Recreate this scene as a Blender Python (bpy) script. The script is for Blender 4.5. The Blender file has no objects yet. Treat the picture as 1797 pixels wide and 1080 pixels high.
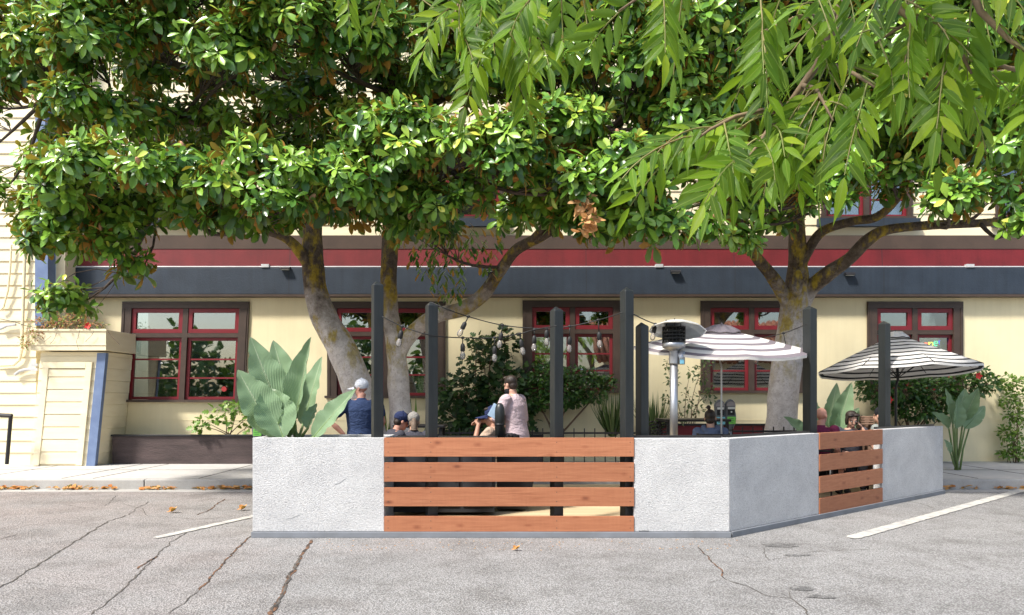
import bpy, math, random
import numpy as np
from mathutils import Vector, Matrix, noise as mnoise
random.seed(7); RNG = np.random.default_rng(11)
SC = bpy.context.scene; COL = SC.collection
F = 1250.0; CX = 898.5; HZ = 700.0; CAMZ = 1.48

def at(px, py, Y):
    """world point seen at photograph pixel (px, py) at depth Y"""
    return Vector(((px - CX) * Y / F, Y, CAMZ - (py - HZ) * Y / F))
def ax(px, Y): return (px - CX) * Y / F
def az(py, Y): return CAMZ - (py - HZ) * Y / F
def gnd(px, py, z=0.0):
    Y = (CAMZ - z) * F / (py - HZ)
    return Vector(((px - CX) * Y / F, Y, z))

# ---------------------------------------------------------------- object helpers
def tag(o, label=None, cat=None, group=None, kind=None):
    if label: o['label'] = label
    if cat: o['category'] = cat
    if group: o['group'] = group
    if kind: o['kind'] = kind
    return o
def empty(name, loc, label=None, cat=None, group=None):
    o = bpy.data.objects.new(name, None); COL.objects.link(o); o.location = loc
    o.empty_display_size = 0.1
    return tag(o, label, cat, group)
def origin(o):
    v = Vector((0, 0, 0))
    while o is not None: v += o.location; o = o.parent
    return v

class MB:
    def __init__(s): s.v = []; s.f = []; s.m = []
    def add(s, vs, fs, mi=0):
        b = len(s.v); s.v.extend(Vector(p) for p in vs)
        for f in fs: s.f.append(tuple(b + i for i in f)); s.m.append(mi)
    def box(s, x0, x1, y0, y1, z0, z1, mi=0):
        s.add([(x0,y0,z0),(x1,y0,z0),(x1,y1,z0),(x0,y1,z0),(x0,y0,z1),(x1,y0,z1),(x1,y1,z1),(x0,y1,z1)],
              [(0,3,2,1),(4,5,6,7),(0,1,5,4),(1,2,6,5),(2,3,7,6),(3,0,4,7)], mi)
    def quad(s, a, b, c, d, mi=0): s.add([a,b,c,d], [(0,1,2,3)], mi)
    def prism(s, pts, off, mi=0):
        """polygon pts extruded by the vector off"""
        n = len(pts); off = Vector(off); P = [Vector(p) for p in pts]
        s.add(P + [p + off for p in P], [tuple(range(n-1,-1,-1)), tuple(range(n, 2*n))] + [(i,(i+1)%n,(i+1)%n+n,i+n) for i in range(n)], mi)
    def beam(s, a, b, w, h, up=(0,0,1), mi=0):
        a = Vector(a); b = Vector(b); d = (b-a).normalized(); u = Vector(up)
        r = d.cross(u).normalized(); u = r.cross(d).normalized()
        q = [r*w/2+u*h/2, -r*w/2+u*h/2, -r*w/2-u*h/2, r*w/2-u*h/2]
        s.prism([a+x for x in q], b-a, mi)
    def tube(s, path, rad, n=8, mi=0, cap=True, jit=0.0, flat=1.0):
        path = [Vector(p) for p in path]; k = len(path)
        if not hasattr(rad, '__len__'): rad = [rad]*k
        b = len(s.v); ref = None
        for i, p in enumerate(path):
            t = (path[min(i+1,k-1)] - path[max(i-1,0)])
            t = t.normalized() if t.length > 1e-9 else Vector((0,0,1))
            if ref is None: ref = Vector((1,0,0)) if abs(t.x) < .8 else Vector((0,1,0))
            u = (ref - t*ref.dot(t)).normalized(); w = t.cross(u); ref = u
            for j in range(n):
                a = 2*math.pi*j/n; r = rad[i]
                q = p + u*math.cos(a)*r + w*math.sin(a)*r*flat
                if jit: q += (q-p)*jit*mnoise.noise(q*3.1)*2
                s.v.append(q)
        for i in range(k-1):
            for j in range(n):
                a = b+i*n+j; c = b+i*n+(j+1)%n
                s.f.append((a,c,c+n,a+n)); s.m.append(mi)
        if cap:
            s.f.append(tuple(b+n-1-j for j in range(n))); s.m.append(mi)
            s.f.append(tuple(b+(k-1)*n+j for j in range(n))); s.m.append(mi)
    def lathe(s, c, prof, n=24, mi=0, axis=None, cap=True, mis=None):
        """prof: list of (r, z) turned about the vertical through c (or a tilted matrix)"""
        c = Vector(c); M = axis or Matrix.Identity(3); b = len(s.v); k = len(prof)
        for r, z in prof:
            for j in range(n):
                a = 2*math.pi*(j+.5)/n
                s.v.append(c + M @ Vector((r*math.cos(a), r*math.sin(a), z)))
        for i in range(k-1):
            for j in range(n):
                a = b+i*n+j; d = b+i*n+(j+1)%n
                s.f.append((a,d,d+n,a+n)); s.m.append(mis[i] if mis else mi)
        if cap:
            s.f.append(tuple(b+n-1-j for j in range(n))); s.m.append(mis[0] if mis else mi)
            s.f.append(tuple(b+(k-1)*n+j for j in range(n))); s.m.append(mis[-1] if mis else mi)
    def ball(s, c, rx, ry, rz, n=12, k=8, mi=0, M=None):
        c = Vector(c); b = len(s.v); M = M or Matrix.Identity(3)
        for i in range(1, k):
            t = math.pi*i/k
            for j in range(n):
                a = 2*math.pi*j/n
                s.v.append(c + M @ Vector((rx*math.sin(t)*math.cos(a), ry*math.sin(t)*math.sin(a), rz*math.cos(t))))
        top = len(s.v); s.v.append(c + M @ Vector((0,0,rz))); s.v.append(c + M @ Vector((0,0,-rz)))
        for i in range(k-2):
            for j in range(n):
                a = b+i*n+j; d = b+i*n+(j+1)%n
                s.f.append((a,a+n,d+n,d)); s.m.append(mi)
        for j in range(n):
            s.f.append((top, b+j, b+(j+1)%n)); s.m.append(mi)
            s.f.append((top+1, b+(k-2)*n+(j+1)%n, b+(k-2)*n+j)); s.m.append(mi)
    def loft(s, rings, n=14, mi=0):
        """rings: (centre, rx, ry) horizontal ellipses (or with a 3x3 as 4th entry)"""
        b = len(s.v); k = len(rings)
        for rg in rings:
            c = Vector(rg[0]); M = rg[3] if len(rg) > 3 else Matrix.Identity(3)
            for j in range(n):
                a = 2*math.pi*j/n
                s.v.append(c + M @ Vector((rg[1]*math.cos(a), rg[2]*math.sin(a), 0)))
        for i in range(k-1):
            for j in range(n):
                a = b+i*n+j; d = b+i*n+(j+1)%n
                s.f.append((a,d,d+n,a+n)); s.m.append(mi)
        s.f.append(tuple(b+n-1-j for j in range(n))); s.m.append(mi)
        s.f.append(tuple(b+(k-1)*n+j for j in range(n))); s.m.append(mi)
    def xform(s, fn): s.v = [fn(p) for p in s.v]; return s
    def mesh(s, name, mats, off=Vector((0,0,0)), smooth=False):
        me = bpy.data.meshes.new(name)
        me.from_pydata([tuple(p - off) for p in s.v], [], s.f)
        for m in (mats if isinstance(mats, (list,tuple)) else [mats]): me.materials.append(m)
        me.polygons.foreach_set('material_index', s.m)
        if smooth: me.polygons.foreach_set('use_smooth', [True]*len(me.polygons))
        me.update(); return me
    def build(s, name, mats, parent=None, smooth=False, bevel=0, seg=2):
        me = s.mesh(name, mats, origin(parent) if parent else Vector((0,0,0)), smooth)
        o = bpy.data.objects.new(name, me); COL.objects.link(o)
        if parent: o.parent = parent
        if bevel:
            m = o.modifiers.new('bevel', 'BEVEL'); m.width = bevel; m.segments = seg; m.limit_method = 'ANGLE'; m.angle_limit = .6
            me.polygons.foreach_set('use_smooth', [True]*len(me.polygons)); me.update()
            w = o.modifiers.new('wn', 'WEIGHTED_NORMAL')
        return o

def copy_part(src, parent, offset=Vector((0,0,0))):
    c = src.copy(); COL.objects.link(c); c.parent = parent; c.location = src.location + offset
    return c
def bake(o, mods):
    """evaluate modifiers on a temporary object, return its mesh"""
    for t, kw in mods:
        m = o.modifiers.new(t, t)
        for k, v in kw.items(): setattr(m, k, v)
    dg = bpy.context.evaluated_depsgraph_get(); dg.update()
    me = bpy.data.meshes.new_from_object(o.evaluated_get(dg))
    bpy.data.objects.remove(o); return me

# ---------------------------------------------------------------- materials
class NT:
    def __init__(s, name):
        s.mat = bpy.data.materials.new(name); s.mat.use_nodes = True; s.t = s.mat.node_tree
        s.n = s.t.nodes; s.bsdf = s.n['Principled BSDF']; s.out = s.n['Material Output']
    def node(s, t, **kw):
        n = s.n.new(t)
        for k, v in kw.items():
            if k.startswith('i_'):
                key = k[2:]; key = int(key) if key.isdigit() else key.replace('_', ' ')
                n.inputs[key].default_value = v
            else: setattr(n, k, v)
        return n
    def link(s, a, b): s.t.links.new(a, b)
    def noise(s, vec, scale, detail=4, rough=.55, dist=0):
        n = s.node('ShaderNodeTexNoise'); n.inputs['Scale'].default_value = scale
        n.inputs['Detail'].default_value = detail; n.inputs['Roughness'].default_value = rough; n.inputs['Distortion'].default_value = dist
        if vec is not None: s.link(vec, n.inputs['Vector'])
        return n.outputs['Fac']
    def ramp(s, fac, stops):
        r = s.node('ShaderNodeValToRGB'); e = r.color_ramp.elements
        while len(e) < len(stops): e.new(.5)
        for i, (p, c) in enumerate(stops):
            e[i].position = p; e[i].color = c if len(c) == 4 else (*c, 1)
        s.link(fac, r.inputs['Fac']); return r.outputs['Color']
    def mix(s, fac, a, b, mode='MIX'):
        m = s.node('ShaderNodeMix', data_type='RGBA', blend_type=mode)
        for sock, v in ((m.inputs[0], fac), (m.inputs[6], a), (m.inputs[7], b)):
            if isinstance(v, (int, float)): sock.default_value = v
            elif isinstance(v, tuple): sock.default_value = v if len(v) == 4 else (*v, 1)
            else: s.link(v, sock)
        return m.outputs[2]
    def math(s, op, a, b=0.0, clamp=False):
        m = s.node('ShaderNodeMath', operation=op, use_clamp=clamp)
        for sock, v in ((m.inputs[0], a), (m.inputs[1], b)):
            if isinstance(v, (int, float)): sock.default_value = v
            else: s.link(v, sock)
        return m.outputs[0]
    def coords(s, kind='Object'): return s.node('ShaderNodeTexCoord').outputs[kind]
    def scaled(s, vec, sc):
        m = s.node('ShaderNodeMapping'); m.inputs['Scale'].default_value = sc; s.link(vec, m.inputs['Vector']); return m.outputs[0]
    def bump(s, h, strength=.3, dist=.01, normal=None):
        b = s.node('ShaderNodeBump'); b.inputs['Strength'].default_value = strength; b.inputs['Distance'].default_value = dist
        s.link(h, b.inputs['Height'])
        if normal is not None: s.link(normal, b.inputs['Normal'])
        s.link(b.outputs[0], s.bsdf.inputs['Normal']); return b.outputs[0]
    def set(s, **kw):
        for k, v in kw.items():
            key = k.replace('_', ' ')
            sock = s.bsdf.inputs[key]
            if isinstance(v, (int, float)): sock.default_value = v
            elif isinstance(v, tuple): sock.default_value = v if len(v) == 4 else (*v, 1)
            else: s.link(v, sock)

def pmat(name, c1, c2=None, scale=3, rough=.7, bump=0, bscale=60, bdist=.004, spec=.4, metal=0, stretch=None, detail=5, fine=None, blur=.3, streak=0, seam=0):
    t = NT(name); v = t.coords()
    if stretch: v = t.scaled(v, stretch)
    if c2 is None: c2 = tuple(x*.8 for x in c1)
    col = t.ramp(t.noise(v, scale, detail, .6), [(.5-blur/2, c2), (.5+blur/2, c1)])
    if fine: col = t.mix(fine, col, t.ramp(t.noise(v, bscale*1.7, 3), [(.35, (.25,.25,.25)), (.65, (1,1,1))]), 'MULTIPLY')
    if streak:
        o = t.coords(); d = t.noise(t.scaled(o, (3.2,1,.16)), 2.2, 6, .7); col = t.mix(streak, col, t.ramp(d, [(.36, (.45,.42,.38)), (.56, (1,1,1))]), 'MULTIPLY')
        d2 = t.noise(o, .9, 4, .6); col = t.mix(streak*.8, col, t.ramp(d2, [(.40, (.72,.70,.66)), (.50, (1,1,1))]), 'MULTIPLY')
    if seam:
        sx = t.node('ShaderNodeSeparateXYZ'); t.link(t.coords(), sx.inputs[0]); q = t.math('LESS_THAN', t.math('ABSOLUTE', t.math('SUBTRACT', t.math('FRACT', t.math('MULTIPLY', sx.outputs[0], 1/seam)), .5)), .0035)
        col = t.mix(t.math('MULTIPLY', q, .5), col, (.02,.02,.02))
    t.set(Base_Color=col, Roughness=rough, Metallic=metal)
    t.bsdf.inputs['Specular IOR Level'].default_value = spec
    if bump: t.bump(t.noise(v, bscale, 4, .6), bump, bdist)
    return t.mat

M = {}
M['cream'] = pmat('cream_stucco', (.83,.73,.475), (.78,.675,.43), 1.2, .75, .25, 45, .004, fine=.04, streak=.07)
M['siding'] = pmat('cream_siding', (.84,.75,.53), (.78,.68,.46), 2, .6, .15, 30, .003, stretch=(.4,1,4), fine=.04)
M['navy'] = pmat('slate_blue_stucco', (.031,.044,.064), (.023,.034,.051), 2, .6, .5, 30, .008, streak=.28, seam=3.1)
M['red'] = pmat('red_stucco', (.175,.013,.017), (.135,.011,.014), 2, .6, .4, 30, .006, streak=.25, seam=3.1)
M['band'] = pmat('brown_stucco', (.085,.056,.042), (.066,.045,.034), 2, .75, .4, 30, .006)
M['frame'] = pmat('brown_paint', (.070,.047,.036), (.052,.035,.027), 4, .5, .1, 60, .002)
M['sash'] = pmat('red_paint', (.20,.016,.024), (.165,.014,.020), 5, .4, .1, 60, .002)
M['trimblue'] = pmat('blue_trim_paint', (.16,.22,.36), (.12,.17,.30), 5, .55, .1, 40, .002)
M['darkwall'] = pmat('dark_brown_timber', (.085,.06,.058), (.05,.036,.035), 3, .75, .8, 25, .012, stretch=(.5,1,3))
M['black'] = pmat('black_metal', (.018,.018,.02), (.012,.012,.014), 6, .45, .05, 80, .001)
M['blackwood'] = pmat('black_painted_timber', (.023,.027,.028), (.013,.016,.017), 5, .42, .35, 26, .005, stretch=(2,2,.16), spec=.5, fine=.25)
M['grey'] = pmat('grey_painted_timber', (.20,.215,.24), (.16,.17,.185), 3, .7, .2, 60, .003)
M['deck'] = pmat('deck_timber', (.60,.48,.30), (.45,.35,.21), 2, .7, .3, 40, .003, stretch=(.3,3,1))
M['steel'] = pmat('brushed_steel', (.52,.53,.55), (.44,.45,.47), 8, .42, .1, 50, .001, metal=.9, stretch=(1,1,.1))
M['heatdome'] = pmat('dome_aluminium', (.80,.84,.88), (.72,.78,.84), 3, .35, .03, 40, .001, metal=.6)
M['mesh'] = pmat('burner_mesh', (.03,.03,.03), (.02,.02,.02), 8, .5, metal=.6)
M['socket'] = pmat('black_rubber', (.02,.02,.02), None, 5, .6)
M['whitepaint'] = None
M['wood_in'] = pmat('interior_wood', (.30,.15,.06), (.2,.09,.03), 4, .6, stretch=(.3,1,3))
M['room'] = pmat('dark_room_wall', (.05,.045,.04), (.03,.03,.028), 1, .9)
M['paper'] = pmat('paper', (.72,.72,.66), (.66,.66,.62), 6, .8)
M['poster_dark'] = pmat('poster_grey', (.22,.22,.24), (.15,.15,.17), 5, .8)
M['curtain'] = pmat('pale_curtain', (.55,.58,.58), (.48,.50,.52), 2, .9, stretch=(6,1,.3))
M['conduit'] = pmat('grey_conduit', (.55,.55,.56), (.45,.46,.47), 6, .5)
M['rustpipe'] = pmat('rust_stained_pipe', (.45,.2,.05), (.35,.15,.04), 6, .7)
M['soil'] = pmat('soil', (.05,.035,.025), (.03,.02,.015), 12, .95, .6, 40, .02)

def concrete(name, c1, c2, speck=.1, bscale=120):
    t = NT(name); v = t.coords()
    col = t.ramp(t.noise(v, .8, 6, .6), [(.3, c2), (.7, c1)])
    col = t.mix(.35, col, t.ramp(t.noise(v, 6, 6, .65), [(.35, (.7,.68,.65)), (.6, (1,1,1))]), 'MULTIPLY')
    col = t.mix(speck, col, t.ramp(t.noise(v, bscale, 2), [(.35, (.3,.3,.3)), (.65, (1,1,1))]), 'MULTIPLY')
    t.set(Base_Color=col, Roughness=.85); t.bump(t.noise(v, bscale, 3), .25, .004); return t.mat
M['walk'] = concrete('sidewalk_concrete', (.54,.52,.49), (.44,.43,.41))
M['kerb'] = concrete('kerb_concrete', (.46,.445,.42), (.36,.35,.33), .2)

def asphalt(dark=1):
    t = NT('road_asphalt'); v = t.coords()
    base = t.ramp(t.noise(v, .35, 5, .6), [(.3, (.295,.290,.285)), (.7, (.375,.37,.364))])
    sx = t.node('ShaderNodeSeparateXYZ'); t.link(v, sx.inputs[0])
    m = t.math('ADD', t.math('MULTIPLY', sx.outputs[0], -.16), t.math('MULTIPLY', t.noise(v, .55, 4, .6), 2.2))
    m = t.math('ADD', m, -1.3, True)
    base = t.mix(t.math('MULTIPLY', m, .6, True), base, (.375,.315,.295))
    st = t.ramp(t.noise(v, 1.6, 6, .7), [(.34, (.62,.605,.59)), (.54, (1,1,1))])
    base = t.mix(.7, base, st, 'MULTIPLY')
    vo = t.node('ShaderNodeTexVoronoi'); vo.inputs['Scale'].default_value = 75; t.link(v, vo.inputs['Vector'])
    agg = t.ramp(t.math('ADD', t.math('MULTIPLY', vo.outputs['Distance'], .9), t.math('MULTIPLY', t.noise(v, 130, 2), .45)),
                 [(.25, (1.25,1.245,1.24)), (.5, (1.0,1.0,1.0)), (.80, (.52,.515,.51))])
    base = t.mix(1.0, base, agg, 'MULTIPLY')
    sp = t.ramp(t.noise(v, 210, 1), [(.60, (1,1,1)), (.74, (1.7,1.68,1.65))])
    base = t.mix(.8, base, sp, 'MULTIPLY')
    if dark < 1: base = t.mix(1.0, base, t.ramp(t.noise(v, 9, 5, .7), [(.40, (dark,dark,dark)), (.62, (1,1,1))]), 'MULTIPLY')
    t.set(Base_Color=base, Roughness=.9); t.bsdf.inputs['Specular IOR Level'].default_value = .25
    h = t.math('ADD', t.math('MULTIPLY', vo.outputs['Distance'], -1.0), t.math('MULTIPLY', t.noise(v, 45, 4), .8))
    t.bump(h, .8, .010); return t.mat
M['road'] = asphalt()
M['crack'] = pmat('crack_dirt', (.13,.115,.10), (.045,.04,.034), 9, .95, .6, 60, .01)
M['crackb'] = pmat('crack_leaf_dirt', (.17,.085,.045), (.035,.03,.025), 14, .95, .6, 60, .01, blur=.12)
M['patch'] = asphalt(.52)
def paintline():
    t = NT('worn_white_paint'); v = t.coords()
    col = t.ramp(t.noise(v, 7, 8, .75), [(.42, (.36,.35,.34)), (.50, (.50,.485,.44)), (.7, (.58,.56,.50))])
    col = t.mix(.35, col, t.ramp(t.noise(v, 110, 2), [(.35, (.4,.4,.4)), (.6, (1,1,1))]), 'MULTIPLY')
    t.set(Base_Color=col, Roughness=.8); t.bump(t.noise(v, 80, 3), .5, .006); return t.mat
M['line'] = paintline()

def stucco_white():
    t = NT('white_stucco'); v = t.coords()
    col = t.ramp(t.noise(v, 2.2, 5, .65), [(.28, (.54,.54,.545)), (.66, (.70,.70,.695))])
    v2 = t.scaled(v, (1,1,1.9))
    f = t.noise(v2, 62, 3, .6, .8)
    col = t.mix(.46, col, t.ramp(f, [(.34, (.34,.34,.35)), (.54, (1,1,1))]), 'MULTIPLY')
    t.set(Base_Color=col, Roughness=.85); t.bsdf.inputs['Specular IOR Level'].default_value = .2
    t.bump(f, .75, .025); return t.mat
M['stucco'] = stucco_white()
M['scuff'] = pmat('grey_scuff', (.5,.5,.5), (.42,.42,.42), 9, .9, .6, 60, .006)

def cedar():
    t = NT('stained_cedar'); v = t.coords()
    v2 = t.scaled(v, (.35, 1, 5)); g = t.noise(v2, 7, 6, .62, .6)
    col = t.ramp(g, [(.25, (.30,.105,.046)), (.5, (.38,.145,.068)), (.8, (.445,.185,.09))])
    v3 = t.scaled(v, (1.15, 1, 2.6)); vo = t.node('ShaderNodeTexVoronoi'); vo.inputs['Scale'].default_value = 2.6; t.link(v3, vo.inputs['Vector'])
    kn = t.ramp(t.math('ADD', vo.outputs['Distance'], t.math('MULTIPLY', g, .05)), [(.07, (.36,.24,.2)), (.14, (.72,.6,.55)), (.22, (1,1,1))])
    col = t.mix(.75, col, kn, 'MULTIPLY')
    col = t.mix(.3, col, t.ramp(t.noise(t.scaled(v, (14,1,1.0)), 3, 4), [(.3, (.8,.78,.75)), (.6, (1,1,1))]), 'MULTIPLY')
    oi = t.node('ShaderNodeObjectInfo'); col = t.mix(1.0, col, t.ramp(oi.outputs['Random'], [(0,(.86,.84,.82)),(1,(1.06,1.06,1.06))]), 'MULTIPLY')
    t.set(Base_Color=col, Roughness=.65); t.bump(g, .35, .008); return t.mat
M['cedar'] = cedar()

def glass():
    t = NT('window_glass'); n = t.n; n.remove(t.bsdf)
    tr = t.node('ShaderNodeBsdfTransparent'); tr.inputs[0].default_value = (.62,.66,.64,1)
    gl = t.node('ShaderNodeBsdfGlossy'); gl.inputs['Roughness'].default_value = .015; gl.inputs[0].default_value = (.95,.97,1,1)
    v = t.coords(); b = t.node('ShaderNodeBump'); b.inputs['Strength'].default_value = .05; b.inputs['Distance'].default_value = .02
    t.link(t.noise(v, 1.6, 2), b.inputs['Height']); t.link(b.outputs[0], gl.inputs['Normal'])
    fr = t.node('ShaderNodeFresnel'); fr.inputs[0].default_value = 1.9
    mx = t.node('ShaderNodeMixShader'); t.link(t.math('MULTIPLY', fr.outputs[0], 2.4, True), mx.inputs[0]); t.link(tr.outputs[0], mx.inputs[1]); t.link(gl.outputs[0], mx.inputs[2])
    t.link(mx.outputs[0], t.out.inputs[0]); return t.mat
M['glass'] = glass()
def bulbglass():
    t = NT('clear_bulb_glass'); n = t.n; n.remove(t.bsdf)
    tr = t.node('ShaderNodeBsdfTransparent'); tr.inputs[0].default_value = (.93,.9,.86,1)
    gl = t.node('ShaderNodeBsdfGlossy'); gl.inputs['Roughness'].default_value = .05
    df = t.node('ShaderNodeBsdfDiffuse'); df.inputs[0].default_value = (.85,.8,.75,1)
    fr = t.node('ShaderNodeFresnel'); fr.inputs[0].default_value = 1.5
    m1 = t.node('ShaderNodeMixShader'); m1.inputs[0].default_value = .2; t.link(tr.outputs[0], m1.inputs[1]); t.link(df.outputs[0], m1.inputs[2])
    m2 = t.node('ShaderNodeMixShader'); t.link(fr.outputs[0], m2.inputs[0]); t.link(m1.outputs[0], m2.inputs[1]); t.link(gl.outputs[0], m2.inputs[2])
    t.link(m2.outputs[0], t.out.inputs[0]); return t.mat
M['bulb'] = bulbglass()
def emit(name, c, s):
    t = NT(name); t.set(Base_Color=c, Emission_Color=c); t.bsdf.inputs['Emission Strength'].default_value = s; return t.mat
M['filament'] = pmat('filament', (.6,.35,.12), None, 5, .4)

def leafmat(name, stops, rough=.3, spec=.5, back=None, trans=.25, tcol=(.25,.42,.04), backmix=1.0, vein=False, attr=None):
    """leaf: colour varies from leaf to leaf; paler or brown lower face; some light passes through"""
    t = NT(name); g = t.node('ShaderNodeNewGeometry')
    rnd = g.outputs['Random Per Island']
    if attr:
        an = t.node('ShaderNodeAttribute'); an.attribute_name = attr; col = t.ramp(an.outputs['Fac'], stops)
    else: col = t.ramp(rnd, stops)
    v = t.coords(); col = t.mix(.22, col, t.ramp(t.noise(v, 7, 3), [(.3, (.55,.6,.5)), (.7, (1.1,1.1,1.0))]), 'MULTIPLY')
    if vein:
        uv = t.coords('UV'); sp = t.node('ShaderNodeSeparateXYZ'); t.link(uv, sp.inputs[0])
        a = t.math('ABSOLUTE', t.math('SUBTRACT', sp.outputs[1], .5))
        mid = t.math('LESS_THAN', a, vein[0])
        w = t.math('SINE', t.math('MULTIPLY', t.math('SUBTRACT', sp.outputs[0], t.math('MULTIPLY', a, vein[2])), vein[1]))
        col = t.mix(t.math('MULTIPLY', t.math('ADD', w, 1.0), vein[3]), col, vein[4])
        col = t.mix(t.math('MULTIPLY', mid, .7), col, vein[4])
        t.bump(w, vein[5], .004)
    if back:
        bc = t.ramp(t.math('FRACT', t.math('MULTIPLY', rnd, 7.3)), back)
        col = t.mix(g.outputs['Backfacing'], col, bc)
        ro = t.math('ADD', t.math('MULTIPLY', g.outputs['Backfacing'], .45), rough, True); t.link(ro, t.bsdf.inputs['Roughness'])
    else: t.set(Roughness=rough)
    t.set(Base_Color=col); t.bsdf.inputs['Specular IOR Level'].default_value = spec
    if trans:
        tl = t.node('ShaderNodeBsdfTranslucent'); t.link(t.mix(.6, col, tcol), tl.inputs[0])
        mx = t.node('ShaderNodeMixShader'); mx.inputs[0].default_value = trans
        t.link(t.bsdf.outputs[0], mx.inputs[1]); t.link(tl.outputs[0], mx.inputs[2]); t.link(mx.outputs[0], t.out.inputs[0])
    return t.mat
M['mag'] = leafmat('magnolia_leaf', [(0,(.022,.066,.017)),(.30,(.055,.155,.026)),(.56,(.17,.35,.040)),(.85,(.30,.48,.060)),(1,(.56,.58,.085))], .29, .5,
                   [(0,(.13,.21,.05)),(.54,(.18,.25,.06)),(.60,(.38,.18,.035)),(1,(.54,.26,.05))], .13, (.36,.55,.04), attr='age')
M['ash'] = leafmat('ash_leaflet', [(0,(.018,.060,.009)),(.4,(.055,.15,.014)),(.75,(.17,.34,.018)),(1,(.40,.52,.03))], .40, .4,
                   [(0,(.06,.14,.025)),(1,(.11,.21,.03))], .44, (.50,.76,.02), vein=(.035, 75, 1.1, .05, (.30,.42,.08), .35))
M['hib'] = leafmat('hibiscus_leaf', [(0,(.018,.055,.012)),(.6,(.045,.11,.022)),(1,(.10,.20,.035))], .33, .5, None, .15)
M['fig'] = leafmat('fig_leaf', [(0,(.015,.042,.014)),(.7,(.03,.075,.02)),(1,(.07,.14,.03))], .5, .4, None, .12)
M['thin'] = leafmat('ficus_leaf', [(0,(.04,.075,.025)),(.7,(.09,.14,.04)),(1,(.2,.24,.1))], .4, .5, None, .15)
M['vine'] = leafmat('vine_leaf', [(0,(.06,.14,.02)),(.7,(.15,.27,.04)),(1,(.28,.36,.08))], .45, .4, None, .25)
M['bop'] = leafmat('paddle_leaf', [(0,(.13,.23,.085)),(.35,(.20,.32,.145)),(.7,(.22,.345,.21)),(1,(.29,.41,.23))], .36, .5,
                   [(0,(.24,.33,.18)),(1,(.27,.36,.23))], .16, (.36,.56,.15), vein=(.022, 150, .9, .12, (.52,.60,.40), .6))
M['blade'] = leafmat('strap_blade', [(0,(.05,.09,.025)),(.7,(.11,.17,.05)),(1,(.25,.27,.1))], .45, .4, None, .15)
M['stemg'] = pmat('green_stem', (.16,.24,.08), (.12,.18,.06), 5, .5)
M['stemb'] = pmat('woody_stem', (.20,.13,.08), (.13,.08,.05), 8, .85, .4, 40, .004)
M['deadleaf'] = leafmat('dead_leaf', [(0,(.50,.24,.09)),(.5,(.62,.36,.16)),(1,(.70,.46,.25))], .7, .2, None, .25, (.7,.4,.15))
M['dryfoliage'] = leafmat('dry_succulent', [(0,(.30,.09,.045)),(.45,(.42,.20,.10)),(.7,(.30,.30,.07)),(1,(.22,.34,.07))], .6, .3, None, .1)
M['redflower'] = pmat('red_petal', (.62,.03,.02), (.5,.02,.02), 5, .6)
M['sticker'] = pmat('red_sticker', (.36,.03,.03), None, 5, .6)
M['cone'] = pmat('magnolia_seed_cone', (.52,.27,.17), (.36,.22,.10), 30, .8, .6, 60, .01)
M['orangelitter'] = leafmat('orange_litter', [(0,(.42,.14,.04)),(.6,(.58,.26,.09)),(1,(.62,.38,.18))], .8, .2)

def bark():
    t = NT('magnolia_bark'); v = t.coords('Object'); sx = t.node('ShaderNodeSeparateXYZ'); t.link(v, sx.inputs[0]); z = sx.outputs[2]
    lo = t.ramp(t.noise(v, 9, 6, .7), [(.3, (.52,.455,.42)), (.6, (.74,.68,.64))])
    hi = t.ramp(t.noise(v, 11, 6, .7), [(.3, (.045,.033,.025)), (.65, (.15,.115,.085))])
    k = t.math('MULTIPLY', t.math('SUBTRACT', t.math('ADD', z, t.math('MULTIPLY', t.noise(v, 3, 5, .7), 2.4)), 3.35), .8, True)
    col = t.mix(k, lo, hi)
    sp = t.ramp(t.noise(v, 42, 4, .7), [(.36, (.55,.5,.47)), (.45, (1,1,1))])
    col = t.mix(.7, col, sp, 'MULTIPLY')
    lm = t.math('MULTIPLY', t.math('SUBTRACT', t.noise(t.scaled(v, (1,1,.45)), 4.2, 6, .7), .49), 9, True)
    zm = t.math('MULTIPLY', t.math('SUBTRACT', z, 1.35), 1.1, True); zm2 = t.math('MULTIPLY', t.math('SUBTRACT', 5.2, z), .8, True)
    lm = t.math('MULTIPLY', t.math('MULTIPLY', lm, zm), zm2)
    col = t.mix(t.math('MULTIPLY', lm, .85), col, t.ramp(t.noise(v, 16, 4), [(.35, (.26,.18,.015)), (.65, (.46,.34,.04))]))
    t.set(Base_Color=col, Roughness=.9); t.bsdf.inputs['Specular IOR Level'].default_value = .2
    t.bump(t.math('ADD', t.noise(t.scaled(v, (1,1,.6)), 22, 6, .7), t.math('MULTIPLY', t.noise(v, 60, 3), .4)), .7, .02); return t.mat
M['bark'] = bark()
M['twig'] = pmat('dark_twig', (.10,.075,.06), (.055,.04,.032), 12, .9, .4, 60, .004)
M['ashbark'] = pmat('ash_twig', (.24,.17,.10), (.16,.11,.07), 12, .8, .4, 50, .004)
M['ashrachis'] = pmat('ash_leaf_stalk', (.22,.16,.06), (.20,.24,.06), 6, .6)
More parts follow.
